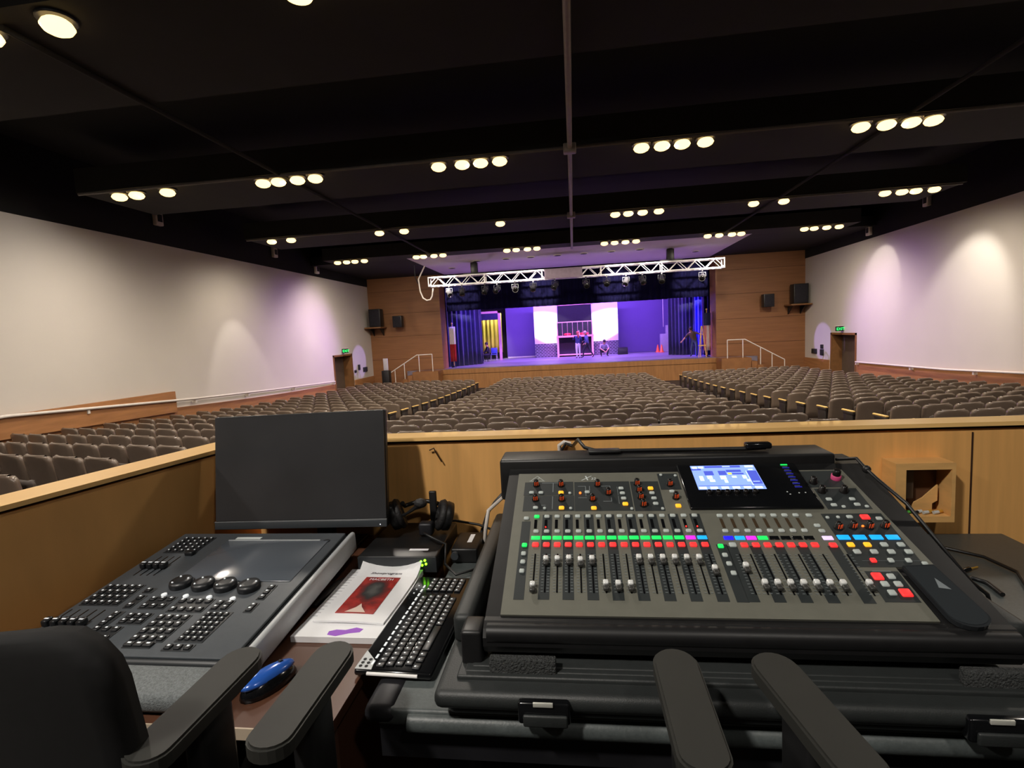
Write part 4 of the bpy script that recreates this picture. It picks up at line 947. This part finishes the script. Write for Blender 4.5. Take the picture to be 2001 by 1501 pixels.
MB().tube([(-.06, -.03, .07), (-.03, -.04, .085), (.0, -.045, .105), (.018, -.045, .118)], [.006, .005, .007, .015], 8).build('boom_arm', m_blackpl, t)
MB().sphere((.024, -.046, .124), .019, 10, (1.25, 1, .9)).build('microphone', m_pad, t)
MB().box(.01, .06, -.05, -.01, .004, .05, .008).build('belt_connector', m_darkmetal, t)
tag(MB().tube([(-.54, 1.66, .83), (-.50, 1.62, .83), (-.46, 1.64, .80), (-.45, 1.58, .756), (-.40, 1.52, .750), (-.35, 1.56, .748), (-.325, 1.64, .752), (-.318, 1.70, .765), (-.318, 1.785, .79), (-.38, 1.815, .80), (-.47, 1.83, .81), (-.55, 1.82, .81)], .0045).build('headset_cable', m_blackpl), 'thin black cable looping from the headset to the power adapter', 'cable')
t = thing('power_adapter', 'black power adapter with white label on the grey table', 'adapter', (-.395, 1.70, .7385))
MB().box(-.045, .045, -.075, .075, .0, .05, .006).build('body', m_blackpl, t); MB().box(.0, .016, -.02, .05, .0502, .0506).build('white_label', m_paper, t); MB().tube([(-.03, -.076, .03), (-.03, -.090, .03)], .013, 12).build('round_jack', m_bez, t)
tag(MB().tube([(-.345, 1.74, .76), (-.335, 1.72, .82), (-.325, 1.74, .88), (-.28, 1.79, .91), (-.25, 1.8, .9)], .007).build('white_cable', m_rail), 'white cable rising behind the power adapter', 'cable')
tag(MB().tube([(-.375, 1.84, .76), (-.35, 1.85, .83), (-.31, 1.80, .89), (-.27, 1.82, .93), (-.24, 1.83, .9)], .006).build('grey_cable', m_bez), 'grey cable rising behind the power adapter beside the white one', 'cable')
# ---- road case and mixing console
m_case = mat('case_plastic', (41, 44, 44), .5, var=.08, scale=60, bump=.08, bscale=350); m_foam = mat('foam_grey', (64, 66, 66), .95, bump=1., bscale=260, var=.3, scale=160)
t = thing('mixer_case', 'black moulded road case tray holding the audio mixer on the grey table', 'case', (.27, 1.32, .7395))
L_ = lambda x0, x1, y0, y1, z0, z1, bv=.01: MB().box(x0 - .27, x1 - .27, y0 - 1.32, y1 - 1.32, z0 - .738, z1 - .738, bv, seg=3)
L_(-.285, .87, .935, 1.735, .738, .775, .02).build('lower_shell', m_blackpl, t)
L_(-.305, .89, .915, 1.755, .765, .803, .016).build('rim', m_case, t)
for k, (o_, z) in enumerate(((.04, .812), (.053, .8135), (.066, .815))): L_(-.305 + o_, .89 - o_, .915 + o_ * 1.05, 1.755 - o_, .79, z, .005).build('ridge', m_case, t)
L_(-.300, -.252, 1.08, 1.75, .80, .868, .014).build('side_rim', m_case, t); L_(.83, .885, 1.08, 1.75, .80, .868, .014).build('side_rim', m_case, t)
L_(-.262, -.216, .995, 1.06, .80, .883, .008).build('corner_block', m_blackpl, t)
for xa, xb in ((-.198, -.062), (.684, .80)): L_(xa, xb, .968, .986, .80, .842, .003).build('foam_block', m_foam, t)
for xc in (-.085, .70):
    p_ = L_(xc - .05, xc + .05, .905, .93, .752, .797, .006).build('latch', m_blackgl, t)
    L_(xc - .02, xc + .018, .902, .906, .791, .800, .001).build('latch_tab', mat('latch_chrome', (214, 214, 204), .3, .3), p_)
    L_(xc - .04, xc + .045, .898, .906, .752, .776, .004).build('latch_flap', m_case, p_)
BX, BY, BZ = .26, 1.30, .815
t = thing('audio_mixer', 'grey digital audio mixing console with lit buttons and blue screen in a road case', 'mixing console', (BX, BY, BZ))
TL = math.atan2(.174, .488)
PM = Mx.Translation((-.178 - BX, 1.033 - BY, .90 - BZ)) @ Mx.Rotation(TL, 4, 'X')
m_grey = mat('mixer_grey', (112, 112, 102), .42, .15, var=.05, scale=30, bump=.03, bscale=400); m_mdark = mat('mixer_dark', (42, 47, 48), .5, var=.08); m_print = mat('print_white', (196, 204, 204), .6); m_printg = mat('print_grey', (120, 128, 130), .6)
prof = [(1.005, .835), (.992, .855), (.992, .873), (1.002, .888), (1.018, .897), (1.033, .8975), (1.545, 1.0785), (1.66, 1.0785), (1.66, .835)]
MB().prism([(y - BY, z - BZ) for y, z in prof], -.213 - BX, .805 - BX, Mx.Rotation(pi / 2, 4, 'Z') @ Mx.Rotation(pi / 2, 4, 'X')).build('chassis', m_blackpl, t)
MB().tube([(-.205 - BX, 1.008 - BY, .876 - BZ), (.80 - BX, 1.008 - BY, .876 - BZ)], .0205, 14).build('front_bumper', m_blackpl, t)
MB().box(-.246 - BX, .735 - BX, 1.55 - BY, 1.672 - BY, .98 - BZ, 1.108 - BZ, .008).build('rear_housing', m_blackpl, t)
def mput(mb, name, m, u=0, v=0, h=0, par=None, label=None):
    o = mb.build(name, m, par or t, label=label); o.matrix_local = PM @ Mx.Translation((u, v, h)); return o
mput(MB().prism([(-.002, 0), (.86, 0), (.854, .14), (.936, .14), (.908, .505), (-.004, .512)], -.004, .002), 'faceplate', m_grey)
def dark(poly, name='dark_section'): mput(MB().prism(poly, .002, .0026), name, m_mdark)
def rectp(a, c, e, g): return [(a, e), (c, e), (c, g), (a, g)]
dark(rectp(.018, .159, .406, .468)); dark(rectp(.020, .161, .338, .404)); dark(rectp(.162, .318, .337, .466)); dark(rectp(.321, .399, .335, .464))
dark(rectp(.402, .458, .425, .500)); dark(rectp(.79, .885, .425, .50)); dark(rectp(.775, .915, .14, .318)); dark(rectp(.785, .852, .045, .128)); dark(rectp(.80, .905, .335, .42))
dark(rectp(.022, .045, .04, .296)); dark(rectp(.495, .520, .04, .21))
CHU = [.0615 + .02715 * i for i in range(16)]; BUU = [.5295 + .0262 * i for i in range(8)]; MAU = .7545
for i, u_ in enumerate(CHU):
    if i % 2: dark(rectp(u_ - .0125, u_ + .0125, .041, .322), 'strip_band')
for i, u_ in enumerate(BUU):
    if i % 2 == 0: dark(rectp(u_ - .012, u_ + .012, .041, .205), 'strip_band')
dark(rectp(MAU - .012, MAU + .012, .041, .205), 'strip_band')
BM = {}
def button(name, u_, v_, m, w_=.0145, h_=.0108, h=.007):
    k = (m.name, w_, h_)
    if k not in BM:
        me = MB().box(-w_ / 2, w_ / 2, -h_ / 2, h_ / 2, .001, h, .003).mesh(name); me.materials.append(m); BM[k] = me
    o = bpy.data.objects.new(name, BM[k]); COL.objects.link(o); o.parent = t; o.matrix_local = PM @ Mx.Translation((u_, v_, 0)); return o
def lit(n_, c, e=1.): return mat('lit_' + n_, c, .5, emit=c, es=e)
mw = mat('button_pale', (176, 184, 180), .45, emit=(176, 184, 180), es=.10); mo = lit('amber', (255, 176, 36), .9); mg = lit('green', (24, 222, 92), .85); mr = lit('red', (250, 48, 48), .85)
mbl = lit('blue', (20, 160, 240), .9); mma = lit('magenta', (212, 40, 230), .9); mdb = lit('deep_blue', (30, 24, 236), .95); mli = lit('lilac', (214, 190, 246), .9)
for u_, v_ in ((.124, .416), (.126, .349), (.213, .347), (.298, .363), (.374, .43), (.435, .353)): button('amber_button', u_, v_, mo, .0150, .0125)
for u_, v_ in ((.04, .418), (.067, .417), (.055, .351), (.198, .417), (.293, .432), (.295, .41), (.296, .387), (.375, .409), (.377, .386), (.378, .363), (.43, .415), (.033, .307)): button('pale_button', u_, v_, mw)
for u_, v_ in ((.08, .348), (.149, .413), (.151, .347), (.313, .343), (.393, .342), (.412, .492), (.452, .488)): button('view_button', u_, v_, mw, .0085, .0085)
button('gate_light', .178, .413, lit('orange', (255, 120, 40), 1.6), .007, .008)
mknob = mat('knob_black', (20, 18, 18), .3); mkn_l = mat('knob_orange_light', (190, 70, 30), .3, emit=(214, 78, 34), es=.42)
def knob(u_, v_, lit_=True, name='knob', rr=.0078, hh=.021):
    b = MB(); b.lathe([(rr * 1.25, .002), (rr * 1.2, .006), (rr, .0075), (rr * .85, hh), (rr * .5, hh + .001)], 16)
    if lit_:
        b.k = 1
        for a_ in (-2.0, -1.4, -.8): b.box(-.0009, .0009, -.0012, .0006, .008, hh - .002, 0, Mx.Rotation(a_ + pi / 2, 4, 'Z') @ Mx.Translation((0, -rr * .93, 0)))
    mput(b, name, [mknob, mkn_l], u_, v_)
for u_, v_ in ((.052, .452), (.124, .45), (.053, .385), (.126, .384), (.228, .448), (.256, .409), (.211, .383), (.339, .45), (.341, .42), (.342, .389), (.345, .357), (.429, .445), (.435, .387), (.792, .264), (.826, .267), (.862, .266), (.898, .268)): knob(u_, v_)
for u_, v_ in ((.809, .446), (.814, .406), (.868, .405)): knob(u_, v_, False, 'black_knob', .0085)
mput(MB().lathe([(.0125, .002), (.0125, .014), (.011, .015)], 18), 'pink_knob_ring', mat('pink_ring', (214, 76, 130), .5), .874, .463)
mput(MB().lathe([(.010, .015), (.0095, .03), (.007, .031)], 16), 'headphone_knob', mknob, .874, .463)
button('light_bar', .85, .27, lit('orange', (255, 120, 40), 1.6), .006, .004)
def fader(u_, cap_v, par_name='fader_cap', cm=None):
    mput(MB().box(-.0016, .0016, .06, .178, .0026, .0034), 'fader_slot', m_blackgl, u_)
    b = MB()
    for k in range(14):
        y = .063 + .0086 * k
        for q in (-1, 1): b.box(q * .0065 - .0028, q * .0065 + .0028, y, y + .0012, .0026, .003)
    mput(b, 'fader_scale', m_printg, u_)
    b = MB(); b.k = 0; b.box(-.0062, .0062, -.0135, .0, .006, .016, .003); b.k = 1; b.box(-.0062, .0062, .0002, .0125, .006, .0185, .003)
    mput(b, par_name, [mat('fader_cap_dark', (58, 58, 56), .35), mat('fader_cap_silver_highlight', (240, 242, 240), .2, .15)], u_, cap_v)  # silver half whitened so its colour carries the caps' bright highlight
CAPV = [.068, .147, .147, .149, .144, .148, .074, .073, .073, .152, .152, .152, .152, .152, .152, .12]
mled = lit('meter_red', (255, 50, 40), 1.2)
for i, u_ in enumerate(CHU):
    button('select_button', u_ - .001, .314, mg if i == 0 else mw); button('solo_button', u_, .2565, mw)
    button('colour_strip', u_, .234, mma if i == 14 else mbl if i == 15 else mg, .0232, .0128, .004)
    button('mute_button', u_ + .0007, .2085, mr, .0168, .0142)
    mput(MB().box(-.0035, .0035, .269, .302, .0026, .0034), 'level_meter', m_blackgl, u_ - .003)
    fader(u_ + .002, CAPV[i])
for i in (1, 14, 15): button('meter_light', CHU[i] - .003, .272, mled, .004, .004)
for i, u_ in enumerate(BUU):
    button('select_button', u_, .312, mw); button('solo_button', u_ - .001, .2555, mw)
    if i < 4: button('colour_strip', u_ + .0005, .232, (mdb, mbl, mma, mg)[i], .0232, .0128, .004)
    else: button('dark_strip', u_, .232, m_blackgl, .0232, .0128, .004)
    button('mute_button', u_ + .003, .207, mr if i else mw, .0168, .0142)
    mput(MB().box(-.0035, .0035, .268, .302, .0026, .0034), 'level_meter', mat('meter_brown', (64, 50, 34), .4), u_)
    fader(u_ + .008 if i else u_ + .01, .128 if i == 0 else .079)
button('colour_strip', MAU, .231, mli, .0232, .0128, .004); button('mute_button', MAU + .001, .206, mr, .0168, .0142); fader(MAU + .018, .08)
for u_, v_ in ((.744, .311), (.748, .273), (.751, .254)): button('pale_button', u_, v_, mw)
button('layer_button', .035, .207, mg, .0135, .0125); button('layer_button', .504, .203, mg, .0135, .0125)
for v_ in (.178, .151, .122): button('layer_button', .035, v_, mw, .0125, .012)
for k, v_ in enumerate((.174, .147, .119)): button('layer_button', .506 + .002 * k, v_, mw, .0125, .012)
for k in range(4):
    button('assign_strip', .790 + .0357 * k, .2325, mbl, .0275, .0155, .005)
    button('assign_button', .794 + .0357 * k, .2075, mo if k < 2 else mw, .0155, .0135); button('assign_button', .797 + .036 * k, .185, mw, .0155, .0135)
for u_, m in ((.818, mr), (.854, mw), (.89, mw)): button('set_button', u_, .1585, m, .0125, .0125)
button('pale_button', .918, .150, mw, .012, .009)
for u_, v_, m, s_ in ((.803, .112, mr, 1.35), (.83, .112, mw, 1), (.807, .091, mw, 1), (.833, .091, mw, 1), (.809, .068, mw, 1), (.835, .068, mr, 1.4)): button('group_button', u_, v_, m, .0155 * s_, .0145 * s_)
button('talk_button', .871, .303, mr, .0205, .0165)
for u_, v_ in ((.784, .302), (.809, .303)): button('view_button', u_, v_, mw, .0085, .0085)
for u_, v_ in ((.836, .304), (.9, .297), (.818, .373), (.82, .35), (.874, .373), (.876, .351)): button('pale_button', u_, v_, mw)
for u_, v_ in ((.84, .343), (.895, .343)): button('view_button', u_, v_, mw, .0095, .0085)
# printed marks
b = MB()
for a, c, e, g in ((.068, .118, .462, .464), (.100, .102, .42, .462), (.172, .193, .444, .4455), (.193, .1945, .40, .4455), (.204, .2055, .425, .4455), (.236, .262, .4435, .445), (.262, .2635, .43, .445), (.172, .196, .392, .3935), (.24, .262, .376, .3775), (.262, .2635, .376, .392), (.07, .082, .361, .3625), (.10, .1015, .345, .40), (.282, .283, .402, .44), (.282, .283, .365, .398), (.80, .838, .1265, .1285), (.795, .925, .1583, .1588)): b.box(a, c, e, g, .0026, .003)
mput(b, 'printed_lines', m_printg)
text('model_lettering', 'X', .030, m_print, t, PM @ Mx.Translation((.182, .4745, .0022)), 'LEFT', .55)
text('model_lettering', '32', .015, m_print, t, PM @ Mx.Translation((.2105, .4765, .0022)), 'LEFT', .1)
b = MB()
for p, q in (((.034, .476), (.053, .498)), ((.053, .498), (.072, .476)), ((.030, .474), (.076, .474)), ((.046, .484), (.052, .478)), ((.052, .478), (.060, .492))):
    d = V((q[0] - p[0], q[1] - p[1])); n_ = V((-d.y, d.x)).normalized() * .0007
    b.add([(p[0] + n_.x, p[1] + n_.y, .0024), (p[0] - n_.x, p[1] - n_.y, .0024), (q[0] - n_.x, q[1] - n_.y, .0024), (q[0] + n_.x, q[1] + n_.y, .0024)], [(0, 1, 2, 3)])
mput(b, 'triangle_emblem', m_print)
# screen block
hs = mput(MB().box(.462, .792, .335, .535, .0, .010, .006), 'screen_housing', m_blackgl)
def hput(mb, name, m):
    o = mb.build(name, m, hs); return o
m_scr = lit('screen_blue', (128, 156, 236), 1.0)
hput(MB().box(.500, .677, .412, .524, .010, .0106), 'display', m_scr)
b = MB(); c_ = MB(); e_ = MB()
def sc(mb, x0, x1, y0, y1): mb.box(.500 + .177 * x0, .500 + .177 * x1, .412 + .112 * y0, .412 + .112 * y1, .0106, .0109)
for a in ((.22, .78, .9, .98), (.18, .32, .58, .76), (.40, .52, .58, .76), (.53, .76, .70, .80), (.6, .78, .60, .66), (.0, .15, .8, .88), (.02, 1, .13, .15), (.84, .99, .2, .75)): bb = MB(); sc(bb, *a); hput(bb, 'display_dark_field', lit('screen_dark', (70, 84, 190), .95))
for a in ((.02, .10, .86, .96), (.12, .2, .88, .96), (.5, .62, .92, .97), (.85, .98, .90, .98), (.08, .14, .35, .55), (.2, .28, .42, .56), (.22, .3, .3, .4), (.4, .49, .40, .55), (.44, .49, .26, .38), (.58, .65, .46, .54), (.74, .80, .42, .56), (.78, .83, .3, .4), (.86, .96, .28, .33), (.83, .845, .15, .75), (.88, .95, .78, .82)): bb = MB(); sc(bb, *a); hput(bb, 'display_light_field', lit('screen_light', (206, 232, 255), 1.))
for k in range(6): bb = MB(); sc(bb, .02 + .165 * k, .13 + .165 * k, .02, .11); hput(bb, 'display_light_field', lit('screen_light', (206, 232, 255), 1.))
sc(e_, .54, .60, .60, .68)
hput(e_, 'display_yellow_field', lit('screen_yellow', (226, 240, 90), 1.))
for k in range(6): hput(MB().lathe([(.007, .010), (.0068, .019), (.005, .020)], 14, Mx.Translation((.524 + .0236 * k, .396, 0))), 'screen_encoder', mknob)
for k in range(8):
    v_ = .5225 - .0148 * k
    hput(MB().box(.751, .769, v_ - .0025, v_ + .0025, .010, .0106), 'meter_segment', mg if k == 0 else mat('meter_navy', (24, 26, 110), .3, emit=(40, 40, 150), es=.5))
    if k: hput(MB().box(.752, .766, v_ + .0045, v_ + .0055, .010, .0105), 'meter_mark', m_printg)
for u_, v_ in ((.724, .398), (.728, .388), (.752, .393), (.768, .394)): hput(MB().lathe([(.002, .010), (.002, .0106)], 8, Mx.Translation((u_, v_, 0))), 'status_light', m_print)
# slab lying on the lower right of the mixer
t2 = thing('handheld_device', 'glossy black rounded handheld device lying on the lower right of the mixer', 'device', (.735, 1.09, .925))
DM = Mx.Translation((-.178 - .735, 1.033 - 1.09, .90 - .925)) @ Mx.Rotation(TL, 4, 'X')
pts = [(.862, .133), (.925, .137)] + [(.9095 + .0365 * cos(a_), .0065 + .028 * sin(a_)) for a_ in [-(i * pi / 10) for i in range(0, 11)]]
o = MB().prism(pts, .0035, .014, DM).build('body', mat('device_gloss', (40, 43, 46), .2, var=.06), t2)
MB().prism([(x * .95 + .9 * .05, y * .94 + .004) for x, y in pts], .0142, .0147, DM).build('glass_face', mat('device_glass', (48, 52, 55), .15), t2)
MB().prism([(.897, .072), (.918, .068), (.904, .098)], .0148, .0151, DM).build('triangle_sticker', mat('sticker_grey', (120, 128, 132), .4), t2)
# cables to the right of the mixer
tag(MB().tube([(.745, 1.57, 1.085), (.775, 1.52, 1.10), (.77, 1.46, 1.085), (.765, 1.40, 1.075), (.80, 1.34, 1.03), (.83, 1.27, .96), (.865, 1.22, .89), (.915, 1.24, .85), (.945, 1.26, .79), (.98, 1.3, .744)], .0045).build('microphone_cable', m_blackpl), 'black cable with a bead arching down from the mixer right rear corner', 'cable')
tag(MB().sphere((.77, 1.46, 1.085), .011, 8).build('cable_bead', m_blackpl), 'black ferrite bead on the cable arching down from the mixer corner', 'bead')
tag(MB().tube([(.98, 1.86, .744), (1.06, 1.79, .744), (1.15, 1.74, .744), (1.22, 1.67, .744), (1.235, 1.57, .744), (1.19, 1.48, .744), (1.15, 1.40, .744)], .005).build('loose_cable', m_blackpl), 'black cable looping flat on the right end of the grey table', 'cable')
tag(MB().tube([(1.10, 1.44, .744), (1.11, 1.505, .744), (1.09, 1.534, .744), (1.02, 1.50, .744), (.97, 1.42, .744)], .006).build('loose_cable', m_blackpl), 'short black cable beside the case on the right end of the table', 'cable')
t2 = thing('jack_plug', 'black and gold jack plug with white lead on the right of the grey table', 'plug', (1.12, 1.585, .739))
MB().tube([(.0, .0, .007), (-.03, -.015, .007)], .0065, 10).build('plug_body', m_blackgl, t2); MB().tube([(.0, .0, .007), (.03, .012, .007)], .0025, 8).build('gold_tip', m_gold, t2)
MB().tube([(-.03, -.015, .007), (-.045, .0, .007), (-.05, .04, .008)], .006, 8).build('white_lead', m_rail, t2)
# ---- office chairs
m_armr = mat('armrest_rubber', (43, 43, 40), .55, var=.06, scale=20); m_mesh = mat('chair_mesh', (12, 12, 13), .85, var=.2, scale=60)
def armpad(L_, w_=.078, th=.024):
    pts = []
    for a_ in range(11): pts.append((w_ / 2 * cos(a_ * pi / 10), L_ / 2 - w_ * .55 + w_ * .55 * sin(a_ * pi / 10)))
    for a_ in range(11): pts.append((-w_ / 2 * .95 * cos(a_ * pi / 10), -L_ / 2 + w_ * .4 - w_ * .4 * sin(a_ * pi / 10)))
    b = bmesh.new(); vs = [b.verts.new((x, y, 0)) for x, y in pts]; f_ = b.faces.new(vs); ex = bmesh.ops.extrude_face_region(b, geom=[f_])
    bmesh.ops.translate(b, verts=[g for g in ex['geom'] if isinstance(g, bmesh.types.BMVert)], vec=(0, 0, th))
    bmesh.ops.recalc_face_normals(b, faces=b.faces)
    bmesh.ops.bevel(b, geom=[e for e in b.edges if abs(e.verts[0].co.z - e.verts[1].co.z) < 1e-5 and e.verts[0].co.z > th * .5], offset=.004, segments=2, affect='EDGES')
    return MB().bm(b, False)
def office_chair(label, x, y, rz, half, L_arm, back_y, back_top):
    t = thing('office_chair', label, 'office chair', (x, y, .012), rz)
    for sx in (-1, 1):
        a = armpad(L_arm).build('armrest', m_armr, t); a.location = (sx * half, 0, .879)
        MB().box(sx * half - .02, sx * half + .02, -.03, .05, .55, .878, .01).build('arm_post', m_blackpl, t)
        MB().box(*sorted((sx * .2, sx * (half + .02))), -.03, .05, .545, .575, .008).build('arm_bracket', m_blackpl, t)
    MB().box(-.23, .23, -.26, .07, .575, .645, .03, seg=3).build('seat', m_mesh, t)
    sh = shell(.55, .035, .70, back_top - .004, .05, .03, .085, 14, 12)
    o = sh.build('backrest', m_mesh, t); o.location = (0, back_y + .05, 0)
    MB().tube([(0, -.12, .57), (0, back_y, .56), (0, back_y - .02, .72)], .025, 8).build('back_support', m_blackpl, t)
    MB().lathe([(.028, .12), (.028, .45), (.05, .46), (.06, .57)], 14, Mx.Translation((0, -.05, 0))).build('gas_column', m_darkmetal, t)
    for k in range(5):
        a_ = k * 2 * pi / 5 + .3; p = (.27 * cos(a_), -.05 + .27 * sin(a_))
        lg = MB().tube([(0, -.05, .13), (p[0] * .9, -.05 + (p[1] + .05) * .9, .085)], [.03, .018], 8).build('leg', m_blackpl, t)
        MB().tube([(p[0] - .02 * sin(a_), p[1] + .02 * cos(a_), .03), (p[0] + .02 * sin(a_), p[1] - .02 * cos(a_), .03)], .03, 12).build('caster', m_blackgl, lg)
office_chair('black office chair with tall raised backrest at the lighting console', -.945, .745, 0, .292, .28, -.15, 1.105)
office_chair('black office chair between the lighting console and the mixer', -.163, .775, 0, .317, .27, -.37, .98)
office_chair('black office chair angled in front of the mixer right half', .635, .82, R(9), .305, .27, -.42, .98)
